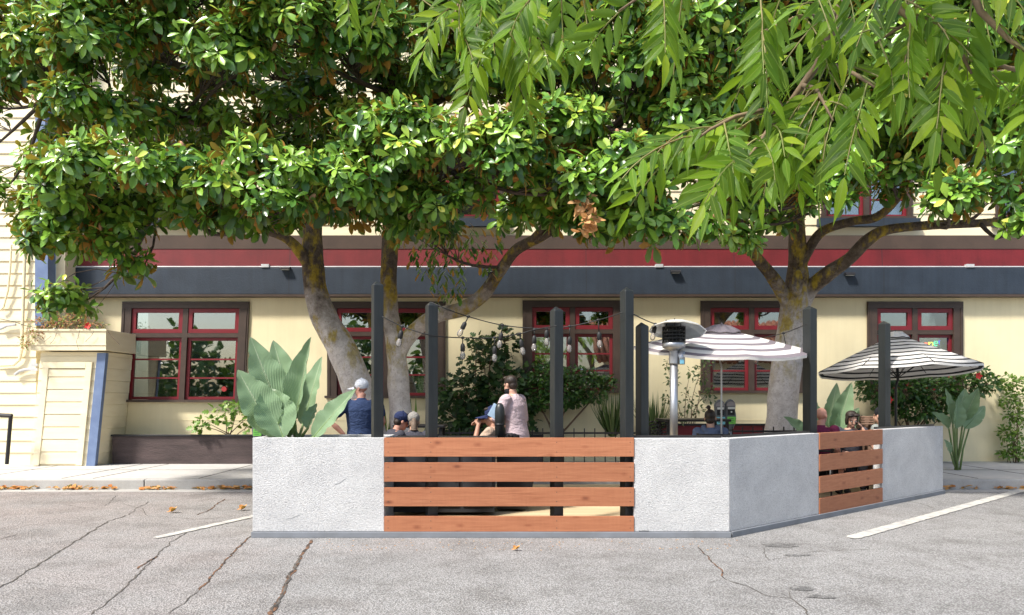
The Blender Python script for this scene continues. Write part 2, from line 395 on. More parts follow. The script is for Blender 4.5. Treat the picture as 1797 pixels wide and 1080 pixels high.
# ================================================================= SETTING
b = MB(); b.box(-150, 150, -120, 11.62, -.5, 0)
def strip(path, w, mi, z=.004, jit=.5):
    """ragged ribbon on the road along photograph pixels"""
    P = [gnd(x, y) for x, y in path]; Q = []
    for i in range(len(P)-1):
        n = max(2, int((P[i+1]-P[i]).length/.05))
        for k in range(n): Q.append(P[i].lerp(P[i+1], k/n))
    Q.append(P[-1]); L = []; R = []
    for i, p in enumerate(Q):
        d = (Q[min(i+1,len(Q)-1)]-Q[max(i-1,0)]).normalized(); nrm = Vector((-d.y, d.x, 0))
        o = mnoise.noise(Vector((i*.31, path[0][0]*.1, 0)))*.03*jit*2 + mnoise.noise(Vector((i*1.3, path[0][1], 3)))*.014
        ww = .58*w*(.55+.9*abs(mnoise.noise(Vector((i*.21, 9, path[0][0])))) + .5*random.random())
        if i in (0, len(Q)-1): ww *= .1
        L.append(p+nrm*(o+ww/2)+Vector((0,0,z))); R.append(p+nrm*(o-ww/2)+Vector((0,0,z)))
    for i in range(len(Q)-1): b.quad(L[i], R[i], R[i+1], L[i+1], mi)
strip([(0,1033),(60,996),(110,965),(190,915),(225,905)], .028, 1)
strip([(225,905),(240,893),(262,880)], .015, 1)
strip([(160,1080),(215,1036),(243,1008),(272,978),(300,952),(330,934)], .022, 1)
strip([(243,1000),(262,985),(276,976)], .032, 2)
strip([(350,1037),(375,1008),(400,980),(425,955),(443,938)], .03, 2)
strip([(290,1080),(318,1062),(350,1037)], .014, 1)
strip([(474,1085),(490,1050),(510,1012),(530,975),(548,948)], .052, 2)
strip([(478,1075),(494,1044),(512,1006),(528,976)], .03, 1, .006)
strip([(345,905),(368,895),(382,884),(396,876)], .03, 2)
strip([(112,886),(150,892),(185,888),(205,870)], .014, 1)
strip([(210,884),(250,893),(257,906)], .014, 1)
strip([(30,1022),(95,1028),(150,1034),(192,1039)], .008, 1)
strip([(0,948),(28,938)], .02, 1); strip([(225,905),(290,908),(350,912),(400,908)], .012, 1)
strip([(1225,960),(1243,982),(1266,998),(1270,1012),(1276,1020)], .022, 2)
strip([(1276,1020),(1310,1030),(1345,1046),(1385,1052),(1408,1066),(1422,1085)], .018, 1)
strip([(1270,1018),(1240,1026)], .008, 1); strip([(1590,880),(1615,884),(1640,893)], .02, 1)
strip([(1300,972),(1318,982),(1350,984),(1430,968),(1560,964)], .008, 1); strip([(1650,985),(1690,992),(1712,1002)], .008, 1)
strip([(1382,1038),(1388,1052)], .012, 1); strip([(1340,962),(1344,976),(1352,984)], .012, 1)
for (px, py, w, h, s) in [(1369, 956, .17, .085, 1), (1407, 1032, .10, .05, 2), (1440,1047,.10,.03,3), (1400,974,.13,.03,4)]:
    c = gnd(px, py, .005); pts = []
    for k in range(30):
        a = 2*math.pi*k/30; r = 1+.5*mnoise.noise(Vector((math.cos(a)*2, math.sin(a)*2, s*7)))
        pts.append(c+Vector((math.cos(a)*w*r, math.sin(a)*h*r*1.5, 0)))
    b.add(pts, [tuple(range(30))], 3)
road = b.build('road', [M['road'], M['crack'], M['crackb'], M['patch']]); tag(road, 'grey cracked asphalt road in front of the parklet', 'road', kind='structure')

def pline(p0, p1, w):
    m = MB(); a = gnd(*p0, .008); c = gnd(*p1, .008); d = (c-a).normalized(); n = Vector((-d.y, d.x, 0)); k = int((c-a).length/.08)
    for i in range(k+1):
        q = a.lerp(c, i/k); e0 = w/2*(1+.30*mnoise.noise(Vector((i*.8,1,p0[0])))); e1 = w/2*(1+.30*mnoise.noise(Vector((i*.8,5,p0[0]))))
        if i == 0: e0 *= .5; e1 *= .6
        m.v += [q+n*e0, q-n*e1]
        if i: m.f.append((2*i-2, 2*i-1, 2*i+1, 2*i)); m.m.append(0)
    return m.build('parking_line', M['line'])
tag(pline((1493,944), (1800,858.5), .15), 'worn white parking line on the asphalt right of the parklet', 'road marking', kind='structure')
tag(pline((272,944), (560,880), .12), 'worn white parking line on the asphalt left of the parklet', 'road marking', kind='structure')

b = MB(); b.box(-150, 150, 11.78, 40, -.4, .16)
for X in [ax(px, 13) for px in (-200, 40, 182, 232, 400, 560, 760, 960, 1180, 1400, 1640, 1760, 2000)]:
    b.box(X-.008, X+.008, 11.79, 14.9, .155, .164, 1)
b.box(-150, 150, 13.2, 13.214, .155, .1635, 1)
tag(b.build('sidewalk', [M['walk'], M['crack']]), 'pale concrete sidewalk along the restaurant front', 'sidewalk', kind='structure')
b = MB()
for i in range(-20, 21):
    b.box(i*3+.004, i*3+2.996, 11.62, 11.776, -.4, .162)
tag(b.build('kerb', M['kerb'], bevel=.02), 'concrete kerb between the road and the sidewalk', 'kerb', kind='structure')
b = MB(); b.box(-60, 60, 11.30, 11.618, -.3, .006)
tag(b.build('gutter', M['kerb']), 'smooth concrete gutter along the kerb', 'gutter', kind='structure')

# ================================================================= RESTAURANT BUILDING
WY = 15.0
bld = empty('restaurant_building', (0, WY, .16), 'cream restaurant building with red and slate blue bands above brown framed windows', 'building')
WIN = [(208,430,530,706), (575,782,530,699), (917,1092,528,690), (1229,1408,529,690), (1521,1688,530,690)]
WR = [(ax(l,WY), ax(r,WY), az(bt,WY), az(tp,WY)) for l, r, tp, bt in WIN]
b = MB(); x = -9.6; ztop = 4.9
for (x0, x1, z0, z1) in WR:
    sh = .06 if x0 < -8 else 0
    b.box(x, x0+.08+sh, WY, WY+.25, .1, ztop)
    b.box(x0+.08+sh, x1-.08-sh, WY, WY+.25, .1, z0+.05); b.box(x0+.08+sh, x1-.08-sh, WY, WY+.25, z1-.05, ztop)
    x = x1-.08-sh
b.box(x, 22, WY, WY+.25, .1, ztop)
for z in (.72, 1.02): b.box(-9.6, 22, WY-.006, WY-.001, z, z+.012)
b.build('wall', M['cream'], bld)
zb0, zb1, zr1, zn1 = az(517,14.85), az(470,14.85), az(436,14.85), az(413,14.9)
xl = ax(104,14.85)
b = MB(); b.box(xl, 22, 14.84, WY-.002, zb0, zb1); o = b.build('blue_band', M['navy'], bld, bevel=.012)
b = MB(); b.box(xl-.02, 22, 14.80, WY-.002, zb0-.05, zb0-.003); b.build('shadow_strip', M['frame'], bld)  # brown strip standing in for the shadow line under the blue band
b = MB(); b.prism([(xl+.15,14.90,zb1+.002),(xl+.15,WY-.002,zb1+.002),(xl+.15,WY-.002,zr1),(xl+.15,14.93,zr1)], (21.8-xl,0,0)); b.build('red_band', M['red'], bld)
b = MB(); b.box(xl+.15, 22, 14.92, WY-.002, zr1+.003, zn1); b.build('brown_band', M['band'], bld)
b = MB(); b.tube([(xl, 14.87, zb1+.02), (22, 14.87, zb1+.02)], .016, 6)
for X in (ax(464,14.85), ax(1155,14.85), ax(1700,14.85)): b.box(X-.06, X+.1, 14.82, 14.9, zb1+.004, zb1+.07)
b.build('conduit', M['conduit'], bld)
# upper storey in lapped boards, openings for its windows
UW = [(ax(240,WY), ax(440,WY)), (ax(700,WY), ax(885,WY)), (ax(1440,WY), ax(1600,WY)), (ax(1745,WY), ax(1900,WY))]
UZ0, UZ1 = az(386,WY), az(238,WY)
b = MB(); z = zn1; bh = .235
while z < 10.6:
    spans = [(-9.6, 22)]
    if z+bh > UZ0 and z < UZ1:
        spans = []; x = -9.6
        for u0, u1 in UW: spans.append((x, u0)); x = u1
        spans.append((x, 22))
    for s0, s1 in spans:
        b.prism([(s0, WY+.14-.165, z), (s0, WY+.25, z), (s0, WY+.25, z+bh-.002), (s0, WY+.14-.145, z+bh-.002)], (s1-s0, 0, 0))
    z += bh
b.box(-9.7, 22.1, 14.6, 16, 10.6, 10.8)
b.build('upper_siding', M['siding'], bld)
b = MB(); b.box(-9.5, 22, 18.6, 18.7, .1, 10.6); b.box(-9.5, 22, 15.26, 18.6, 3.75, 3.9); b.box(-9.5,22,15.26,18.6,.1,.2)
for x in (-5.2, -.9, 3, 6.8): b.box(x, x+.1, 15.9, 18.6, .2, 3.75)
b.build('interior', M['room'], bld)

def window(x0, x1, z0, z1, y, k=0, muntins=2, upper=False):
    sh = lambda p: Vector((p.x + (p.z-z0)*k, p.y, p.z))
    fo = .20 if not upper else .10; ft = .14; mu = .11; H = z1-z0; zt = z1 - .335*H
    xm = (x0+x1)/2
    f = MB()
    f.box(x0, x0+fo, y-.05, y+.16, z0+.05, z1-ft); f.box(x1-fo, x1, y-.05, y+.16, z0+.05, z1-ft)
    f.box(x0, x1, y-.052, y+.16, z1-ft, z1); f.box(x0-.04, x1+.04, y-.11, y+.16, z0, z0+.05)
    f.box(x0+.02, x1-.02, y-.065, y-.053, z1-.05, z1-.01)
    f.box(x0+.035, x0+.06, y-.062, y-.051, z0+.05, z1-ft); f.box(x1-.06, x1-.035, y-.062, y-.051, z0+.05, z1-ft)
    f.box(xm-mu/2, xm+mu/2, y-.03, y+.14, z0+.05, z1-ft)
    f.box(x0+fo, xm-mu/2, y-.028, y+.14, zt-.045, zt+.045); f.box(xm+mu/2, x1-fo, y-.028, y+.14, zt-.045, zt+.045)
    w = f.xform(sh).build('window', M['frame'], bld)
    for (a, c) in ((x0+fo, xm-mu/2), (xm+mu/2, x1-fo)):
        for (d, e, up) in ((zt+.045, z1-ft, True), (z0+.05, zt-.045, False)):
            g = .004; a2, c2, d2, e2 = a+g, c-g, d+g, e-g; fw = .085 if up else .06
            yy = y-.015 if up else y+.02
            s = MB()
            s.box(a2, a2+fw, yy, yy+.07, d2, e2); s.box(c2-fw, c2, yy, yy+.07, d2, e2)
            s.box(a2+fw, c2-fw, yy+.002, yy+.07, d2, d2+fw); s.box(a2+fw, c2-fw, yy+.002, yy+.07, e2-fw, e2)
            if not up:
                for q in range(1, muntins+1):
                    zz = d2+fw+(e2-d2-2*fw)*q/(muntins+1); s.box(a2+fw, c2-fw, yy+.01, yy+.06, zz-.016, zz+.016)
            s.xform(sh).build('sash', M['sash'], w)
            p = MB(); p.box(a2+fw-.01, c2-fw+.01, yy+.035, yy+.041, d2+fw-.01, e2-fw+.01); p.xform(sh).build('pane', M['glass'], w)
    return w
for i, r in enumerate(WR): window(*r, WY, .05 if i == 0 else 0)
for u0, u1 in UW:
    window(u0, u1, UZ0, UZ1, WY, upper=True)
    m = MB(); m.box(u0-.1, u1+.1, WY-.16, WY-.04, UZ0-.17, UZ0-.002); m.build('window_sill', M['navy'], bld)

# things behind the panes
def inside(name, x0, x1, z0, z1, y, mat, label, cat, extra=None):
    m = MB(); m.box(x0, x1, y, y+.02, z0, z1); mats = [mat, M['poster_dark']]
    if extra: extra(m, x0, x1, z0, z1, y)
    return tag(m.build(name, mats), label, cat)
inside('window_curtain', ax(322,15.5), ax(384,15.5), az(708,15.5), az(588,15.5), 15.5, M['curtain'], 'pale grey curtain behind the right sash of the leftmost window', 'curtain')
m = MB(); m.lathe(at(393,683,15.02), [(.055,-.002),(.055,.002)], 18, axis=Matrix.Rotation(math.pi/2,3,'X')); tag(m.build('window_sticker', M['sticker']), 'small round red sticker on the leftmost window', 'sticker')
def textlines(m, x0, x1, z0, z1, y):
    random.seed(3)
    for r in range(3):
        z = z1-(z1-z0)*(.25+.25*r); x = x0+(x1-x0)*.3
        while x < x1-.06:
            w = random.uniform(.02,.06); m.box(x, x+w, y-.004, y-.001, z-.012, z+.012, 1); x += w+.025
inside('window_notice', ax(716,15.1), ax(768,15.1), az(672,15.1), az(655,15.1), 15.096, M['paper'], 'upper white notice board in the window behind the forked trunk', 'notice', textlines)
inside('window_notice', ax(716,15.1), ax(768,15.1), az(690,15.1), az(674,15.1), 15.096, M['paper'], 'lower white notice board in the window behind the forked trunk', 'notice', textlines)
inside('window_notice', ax(594,15.1), ax(611,15.1), az(670,15.1), az(655,15.1), 15.096, M['paper'], 'small blank paper in the window behind the leaning trunk', 'notice')
def curves(m, x0, x1, z0, z1, y):
    w = x1-x0; h = z1-z0
    for s, cx_, r0 in ((0,.35,.55),(1,.95,.4)):
        pts = [Vector((min(x1,max(x0,x0+w*cx_+math.cos(a)*r0*w)), y-.003, min(z1,max(z0,z0+h*.1+math.sin(a)*h*.75)))) for a in [math.pi*k/14 for k in range(15)]]
        for p, q in zip(pts, pts[1:]):
            if (p-q).length > .01: m.beam(p, q, .002, .05, (0,0,1) if abs(p.x-q.x) > abs(p.z-q.z) else (1,0,0), 1)
inside('window_poster', ax(1014,15.1), ax(1074,15.1), az(619,15.1), az(586,15.1), 15.096, M['paper'], 'pale poster with grey curves in the right sash of the middle window', 'poster', curves)
inside('window_poster', ax(933,15.1), ax(1002,15.1), az(619,15.1), az(586,15.1), 15.096, M['paper'], 'pale poster with grey curves in the left sash of the middle window', 'poster', curves)
inside('window_poster', ax(1014,15.1), ax(1074,15.1), az(686,15.1), az(650,15.1), 15.096, M['paper'], 'blank white sheet low in the right sash of the middle window', 'poster')

# neon sign
sign = empty('neon_sign', at(1640,604,15.2), 'small multicoloured neon sign reading open in the rightmost window', 'sign')
NC = [emit('neon_red', (1,.12,.03), 5), emit('neon_yellow', (.95,.85,.05), 5), emit('neon_green', (.03,.9,.45), 4), emit('neon_blue', (.03,.1,1), 6)]
def neon(pts, mat, c):
    m = MB(); m.tube([c+Vector((x*.1, 0, z*.1)) for x, z in pts], .012, 6); return m
circ = lambda a0, a1, n=16, rx=.42, rz=.5: [(rx*math.cos(math.radians(a0+(a1-a0)*k/n)), rz*math.sin(math.radians(a0+(a1-a0)*k/n))) for k in range(n+1)]
for k, (px, py, strokes) in enumerate([(1625,606,[circ(0,360)]), (1634,605,[[(-.42,-1.1),(-.42,.5)], circ(180,-180)]),
        (1643,603,[[(-.4,.05),(.42,.05)]+circ(0,310)[1:]]), (1652.5,601,[[(-.42,-.5),(-.42,.5)], [(-.42,.1)]+circ(150,0,10)+[(.42,-.5)]])]):
    for st in strokes: neon(st, None, at(px,py,15.2)).build('letter', NC[k], sign)
m = MB(); m.tube([at(1618,612,15.22), at(1658,606,15.22)], .006, 5); m.tube([at(1630,600,15.22), at(1630,560,15.22)], .004, 5); m.build('bracket', M['black'], sign)

# flood lamps on the blue band
for (px, py, lab) in [(500,470,'small black flood lamp on the blue band left of the leaning trunk'), (860,473,'small black flood lamp on the blue band above the big fig shrub'),
                      (1186,476,'small black flood lamp on the blue band above the patio heater'), (1492,480,'small black flood lamp on the blue band right of the right hand trunk')]:
    c = at(px,py,14.77); e = empty('flood_lamp', c, lab, 'lamp', 'flood lamps along the blue band')
    m = MB(); m.prism([c+Vector((-.10,.0,.02)), c+Vector((-.10,.08,.025)), c+Vector((-.10,.08,-.02)), c+Vector((-.10,-.03,-.035)), c+Vector((-.10,-.03,-.015))], (.20,0,0)); m.build('housing', M['black'], e)
    m = MB(); m.box(c.x-.03, c.x+.03, c.y+.05, 14.86, c.z-.02, c.z+.03); m.build('bracket', M['black'], e)
    m = MB(); m.box(c.x-.08, c.x+.08, c.y-.02, c.y+.04, c.z-.045, c.z-.038); m.build('lens', M['paper'], e)

# ================================================================= ANNEX WITH SIDED PILLAR
an = empty('annex_building', (-12, 14.3, .16), 'pale sided annex at the left edge with blue corner board', 'building')
AY = 14.3; AX1 = ax(64, AY)
b = MB(); z = .16
while z < 10.5:
    b.prism([(-20, AY-.022, z), (-20, AY+.5, z), (-20, AY+.5, z+.238), (-20, AY, z+.238)], (AX1+20, 0, 0)); z += .24
b.build('siding', M['siding'], an)
b = MB(); b.box(AX1+.002, AX1+.26, AY-.05, AY+.2, az(572,AY), az(432,AY)); b.box(AX1+.002, AX1+.2, AY-.04, AY+.2, az(432,AY)+.002, 10.4); b.build('corner_board', M['trimblue'], an)
b = MB(); b.box(AX1+.262, AX1+.45, AY+.2, 14.99, 1.8, 10.4); b.build('return_wall', M['siding'], an)
def pipe(pxs, r, mat, Y=14.22): 
    m = MB(); m.tube([at(x, y, Y) for x, y in pxs], r, 7); m.build('conduit', mat, an)
pipe([(44,430),(42,500),(40,560),(38,615),(34,632),(25,640),(0,642)], .03, M['siding'])
pipe([(0,578),(12,572),(28,570)], .028, M['conduit']); pipe([(26,658),(34,652),(44,649),(66,648)], .028, M['conduit'])
pipe([(20,430),(18,470),(14,510),(6,540),(0,545)], .02, M['siding'])
pipe([(0,560),(25,565),(45,572),(62,575)], .006, M['black'], 14.18)
m = MB(); 
for y in (641, 649): m.box(ax(60,14.2), ax(71,14.2), 14.1, 14.27, az(y+2.5,14.2), az(y-2.5,14.2))
m.build('junction_fitting', M['conduit'], an)

PY = 14.0; PK = .10
pil = empty('sided_pillar', (ax(110,PY), PY, .16), 'leaning cream sided pillar with a panel door and blue corner board beside the leftmost window', 'pillar')
psh = lambda p: Vector((p.x+(p.z-.16)*PK, p.y, p.z))
px0, px1 = ax(52,PY), ax(166,PY); ptop = az(618,PY)
b = MB(); z = .16
while z < ptop-.01:
    h = min(.236, ptop-z)
    b.prism([(px0,PY-.012,z),(px0,14.98,z),(px0,14.98,z+h),(px0,PY,z+h)], (px1-px0,0,0))
    b.prism([(px1+.014,PY+.02,z),(px1+.0005,PY+.02,z),(px1+.0005,PY+.02,z+h),(px1+.002,PY+.02,z+h)], (0,.95,0)); z += .24
b.xform(psh).build('siding', M['siding'], pil)
b = MB(); b.box(px1-.145, px1+.03, PY-.045, PY-.013, .16, ptop-.02); b.box(px1+.0155, px1+.03, PY-.0125, PY+.05, .16, ptop-.02); b.xform(psh).build('corner_board', M['trimblue'], pil, bevel=.004)
d0, d1, dt = ax(60,PY)+.0, ax(146,PY), az(636,PY)
b = MB(); b.box(d0, d0+.12, PY-.05, PY-.013, .17, dt); b.box(d1-.12, d1, PY-.05, PY-.013, .17, dt); b.box(d0+.12, d1-.12, PY-.052, PY-.013, dt-.12, dt)
dr = b.xform(psh).build('door_frame', M['siding'], pil, bevel=.004)
b = MB(); z = .2
while z < dt-.14:
    h = min(.24, dt-.125-z); b.prism([(d0+.122,PY-.038,z),(d0+.122,PY-.014,z),(d0+.122,PY-.014,z+h-.012),(d0+.122,PY-.032,z+h-.012)], (d1-d0-.244,0,0)); z += .245
b.xform(psh).build('door', M['siding'], pil)
pz0, pz1 = az(616,PY), az(580,PY); bx0, bx1 = ax(52,13.85), ax(186,13.85)
b = MB()
b.box(bx0, bx1, 13.85, 13.90, pz0, pz1); b.box(bx0, bx0+.05, 13.901, 14.95, pz0, pz1); b.box(bx1-.05, bx1, 13.901, 14.95, pz0, pz1); b.box(bx0+.05, bx1-.05, 13.901, 14.95, pz0, pz0+.05)
b.box(bx0-.012, bx1+.012, 13.835, 13.848, pz0+.10, pz0+.115); b.box(bx0-.02, bx1+.02, 13.83, 13.849, pz1-.03, pz1+.01)
po = b.build('planter_box', M['siding'], pil, bevel=.004)
b = MB(); b.box(bx0+.052, bx1-.052, 13.902, 14.94, pz0+.052, pz1-.05); b.build('soil', M['soil'], po)

# handrail at the left edge
hr = empty('handrail', at(14,812,13.6), 'black metal handrail post at the left edge of the sidewalk', 'handrail')
b = MB(); b.tube([at(19,730,13.6), at(12,815,13.6)], .035, 8); b.build('post', M['black'], hr)
b = MB(); b.tube([at(21,730,13.6), at(-60,726,13.6)], .04, 8); b.build('rail', M['black'], hr)

# low planter walls in front of the facade
def planterwall(x0, x1, top, mat, lab, y0=14.4):
    e = empty('low_planter_wall', ((x0+x1)/2, y0, .16), lab, 'planter wall')
    m = MB(); m.box(x0, x1, y0, y0+.1, .1, top-.04); m.box(x0, x0+.1, y0+.1, 14.98, .1, top-.04); m.box(x1-.1, x1, y0+.1, 14.98, .1, top-.04); m.build('wall', mat, e)
    m = MB(); m.box(x0-.02, x1+.02, y0-.03, y0+.12, top-.038, top); m.build('cap', M['black'], e, bevel=.006)
    m = MB(); m.box(x0+.102, x1-.102, y0+.102, 14.97, .1, top-.1); m.build('soil', M['soil'], e); return e
planterwall(ax(197,14.4), ax(952,14.4), az(763,14.4), M['darkwall'], 'long dark brown timber planter wall below the windows')
e = planterwall(ax(1150,14.4), ax(1400,14.4), az(744,14.4), M['red'], 'low red planter wall behind the parking meters')
planterwall(ax(1480,14.4), ax(1650,14.4), az(757,14.4), M['darkwall'], 'short dark brown planter wall below the flowering hibiscus')
# ================================================================= PARKLET
PF = 7.6; TOP = az(768.5, PF); BASE = .062
xA, xB, xC, xD = ax(443,PF), ax(674,PF), ax(1113,PF), ax(1280,PF)
S0 = Vector((xD, PF, 0)); SD = Vector((1.257, 1, 0)).normalized(); SN = Vector((SD.y, -SD.x, 0))   # outward normal of the slanted side
def side_t(px):
    k = (px-CX)/F; t = (k*PF - xD)/(SD.x - k*SD.y); return t
t1, t2, t3 = side_t(1437), side_t(1548), side_t(1655)

dk = empty('parklet_deck', (1, 9.5, 0), 'timber deck floor inside the parklet', 'deck')
b = MB(); b.prism([(xA+.05,PF+.15,.10),(xD-.1,PF+.15,.10),tuple(S0+SD*(t3-.2)-SN*.3+Vector((0,0,.10))),(xA+.05,11.25,.10)], (0,0,.03)); b.build('boards', M['deck'], dk)
b = MB(); b.prism([(xA+.05,PF+.25,.02),(xD-.2,PF+.25,.02),tuple(S0+SD*(t3-.4)-SN*.4+Vector((0,0,.02))),(xA+.05,11.2,.02)], (0,0,.078)); b.build('joists', M['black'], dk)

bb = empty('base_kerb', (xA, PF, 0), 'grey painted timber base running under the parklet walls', 'base kerb')
b = MB(); b.box(xA-.005, xD+.012, PF-.03, PF+.14, .0, BASE); b.build('front_beam', M['grey'], bb, bevel=.004)
b = MB(); o0 = S0+SN*.03+SD*.012; o1 = S0+SD*t3+SN*.03
b.prism([tuple(o0), tuple(o1), tuple(o1-SN*.16), tuple(o0-SN*.16+SD*.1)], (0,0,BASE)); b.build('side_beam', M['grey'], bb, bevel=.004)
b = MB(); b.box(xA-.005, xA+.12, PF+.142, 11.3, 0, BASE); b.build('end_beam', M['grey'], bb, bevel=.004)

# stucco planters and panels
z0 = BASE+.002
pl1 = empty('stucco_planter', ((xA+xB)/2, PF, 0), 'white stucco planter box holding the large paddle leaved plant', 'planter')
b = MB(); b.box(xA, xB, PF, PF+.08, z0, TOP); b.box(xA, xA+.08, PF+.08, PF+.7, z0, TOP); b.box(xB-.08, xB, PF+.08, PF+.7, z0, TOP); b.box(xA+.08, xB-.08, PF+.62, PF+.7, z0, TOP)
o = b.build('wall', M['stucco'], pl1, bevel=.006)
b = MB(); b.box(xA+.082, xB-.082, PF+.082, PF+.618, z0, TOP-.03); b.build('soil', M['soil'], pl1)
b = MB()
for (p, q) in [((586,851),(608,839)), ((501,911),(527,903))]:
    a, c = at(*p, PF-.003), at(*q, PF-.003); d = (c-a); n = Vector((-d.z, 0, d.x)).normalized()
    b.prism([a, a.lerp(c,.4)-n*.012, c, a.lerp(c,.5)+n*.012], (0,.004,0))
b.build('scuff', M['scuff'], pl1)
pw = empty('stucco_wall', ((xC+xD)/2, PF, 0), 'white stucco wall panel facing the road beside the slanted corner', 'wall panel')
b = MB(); b.prism([(xC,PF,z0),(xD,PF,z0),tuple(S0-SN*.12+SD*.165+Vector((0,0,z0))),(xC,PF+.12,z0)], (0,0,TOP-z0-.008)); b.build('panel', M['stucco'], pw, bevel=.005)
b = MB(); b.box(xC, xD-.05, PF+.125, PF+.17, TOP-.012, TOP+.018); b.build('top_rail', M['black'], pw)
b = MB(); b.box(ax(1121,PF), ax(1139,PF), PF-.004, PF-.001, BASE+.001, BASE+.010); b.build('drain_slot', M['black'], pw)
def sidepanel(ta, tb, lab):
    e = empty('stucco_wall', S0+SD*(ta+tb)/2, lab, 'wall panel')
    m = MB(); a = S0+SD*(ta+.002)+Vector((0,0,z0)); c = S0+SD*(tb-.002)+Vector((0,0,z0))
    m.prism([a, c, c-SN*.12, a-SN*.12 + (SD*.16 if ta < .01 else SD*0)], (0,0,TOP-z0-.008)); m.build('panel', M['stucco'], e, bevel=.005)
    m = MB(); m.beam(a-SN*.147+SD*.12+Vector((0,0,TOP-z0+.003)), c-SN*.147+Vector((0,0,TOP-z0+.003)), .045, .03); m.build('top_rail', M['black'], e)
sidepanel(0, t1, 'grey shaded stucco wall panel on the slanted side next to the front corner')
sidepanel(t2, t3, 'grey shaded stucco wall panel at the far end of the slanted side')

M['screw'] = pmat('screw_head', (.10,.085,.07), None, 5, .5, metal=.5); xpl, xpr = 681, 1106
def screws(m, pts):
    for p in pts: m.lathe(p, [(.006,-.0015),(.005,.0015)], 8, mi=1, axis=Matrix.Rotation(math.pi/2,3,'X'))
sf = empty('slat_fence', ((xB+xC)/2, PF, 0), 'wide reddish brown wooden slat fence facing the road', 'slat fence')
for (a, c) in [(768.5,801.5),(812,845.5),(856,888.5),(906.5,935)]:
    m = MB(); ofs = random.uniform(-.002,.003)
    m.box(xB+.003, xC-.003, PF-.012+ofs, PF+.03+ofs, max(az(c,PF), z0), az(a,PF)); screws(m, [at(x,y,PF-.0125+ofs) for x in (xpl, xpr, 756, 977) for y in (a+8, c-8)]); m.build('slat', [M['cedar'], M['screw']], sf, bevel=.005)
sf2 = empty('slat_fence', S0+SD*(t1+t2)/2, 'narrow reddish brown wooden slat fence on the slanted side', 'slat fence')
for k in range(4):
    zt = TOP-.005-k*.268; zb = zt-.205
    m = MB(); a = S0+SD*(t1+.003)+SN*.012; c = S0+SD*(t2-.003)+SN*.012
    m.prism([a+Vector((0,0,zb)), c+Vector((0,0,zb)), c-SN*.042+Vector((0,0,zb)), a-SN*.042+Vector((0,0,zb))], (0,0,zt-zb)); m.build('slat', M['cedar'], sf2, bevel=.005)

# black posts
def post(px0, px1, ptop, Y, lab, rot=.46, zbot=.1):
    x0, x1 = ax(px0,Y), ax(px1,Y); w = 1.10*(x1-x0)/(math.sin(rot)+math.cos(rot)); zt = az(ptop,Y); c = Vector(((x0+x1)/2, Y+.075, zbot))
    o = empty('post', c, lab, 'post', 'black timber posts of the parklet'); m = MB(); R = Matrix.Rotation(rot,3,'Z')
    q = [Vector((-w/2,-w/2,0)), Vector((w/2,-w/2,0)), Vector((w/2,w/2,0)), Vector((-w/2,w/2,0))]
    hs = [zt-zbot-.05]*4
    vs = [c+R@p for p in q] + [c+R@p+Vector((0,0,h)) for p, h in zip(q,hs)] + [c+Vector((-.01,0,zt-zbot))]
    m.add(vs, [(0,3,2,1),(0,1,5,4),(1,2,6,5),(2,3,7,6),(3,0,4,7),(4,5,8),(5,6,8),(6,7,8),(7,4,8)])
    m.build('shaft', M['blackwood'], o, bevel=.008)
    return c
P = PF+.045
post(649,671,491,P,'tall black post behind the right end of the stucco planter')
post(745,767,527,P,'black post behind the wide slat fence just right of the forked trunk')
post(966.5,988.5,536,P,'black post behind the wide slat fence in front of the middle window')
post(1091,1113,502,P,'tall black post at the right end of the wide slat fence')
post(1118.5,1139.5,564,PF+.2,'shorter black post behind the white stucco wall left of the patio heater')
def inner_y(px, off=.20):
    k = (px-CX)/F; A = S0-SN*off; t = (k*A.y-A.x)/(SD.x-k*SD.y); return A.y+SD.y*t
post(1415,1436,535,inner_y(1425),'black post on the slanted side in front of the right trunk')
post(1548,1565.5,562,inner_y(1556),'black post on the slanted side in front of the black and white umbrella')

# railings at the back of the parklet
def railing(x0, x1, Y, ztop, lab, group=None):
    e = empty('metal_railing', ((x0+x1)/2, Y, .16), lab, 'railing')
    m = MB(); m.box(x0, x1, Y-.018, Y+.018, ztop-.09, ztop-.06); m.build('rail', M['black'], e)
    m = MB(); m.box(x0, x1, Y-.018, Y+.018, .22, .25); m.build('rail', M['black'], e)
    m = MB(); m.box(x0-.008, x0+.008, Y-.008, Y+.008, .251, ztop); p0 = m.build('picket', M['black'], e)
    n = int((x1-x0)/.165)
    for k in range(1, n+1): copy_part(p0, e, Vector((k*.165,0,0)))
railing(ax(770,11.3), ax(1160,11.3), 11.3, az(752,11.3), 'black metal picket railing behind the wide slat fence')
railing(ax(1285,11.4), ax(1440,11.4), 11.4, az(749,11.4), 'black metal picket railing in front of the right trunk')

# patio heater
HY = 8.6; hx = ax(1182.5,HY)
ht = empty('patio_heater', (hx, HY, .13), 'stainless steel patio heater with black burner cage under a pale dome', 'patio heater')
m = MB(); m.lathe((hx,HY,.13), [(.23,0),(.23,.02),(.21,.05),(.2,.55),(.12,.62),(.05,.64)], 28); m.build('base', M['steel'], ht, True)
m = MB(); m.tube([(hx,HY,.77),(hx,HY,az(640,HY))], .048, 16); m.build('pole', M['steel'], ht, True)
m = MB(); m.lathe((hx,HY,az(640,HY)), [(.058,0),(.058,.02),(.056,.19),(.062,.2)], 18); m.box(hx+.05, hx+.12, HY-.06, HY+.02, az(640,HY), az(617,HY)); m.build('valve_housing', M['steel'], ht, True)
m = MB(); m.box(hx+.058, hx+.108, HY-.066, HY-.0605, az(639,HY), az(632,HY)); m.build('warning_label', pmat('light_blue_label',(.2,.5,.65)), ht)
m = MB(); zc0, zc1 = az(612,HY), az(575,HY)
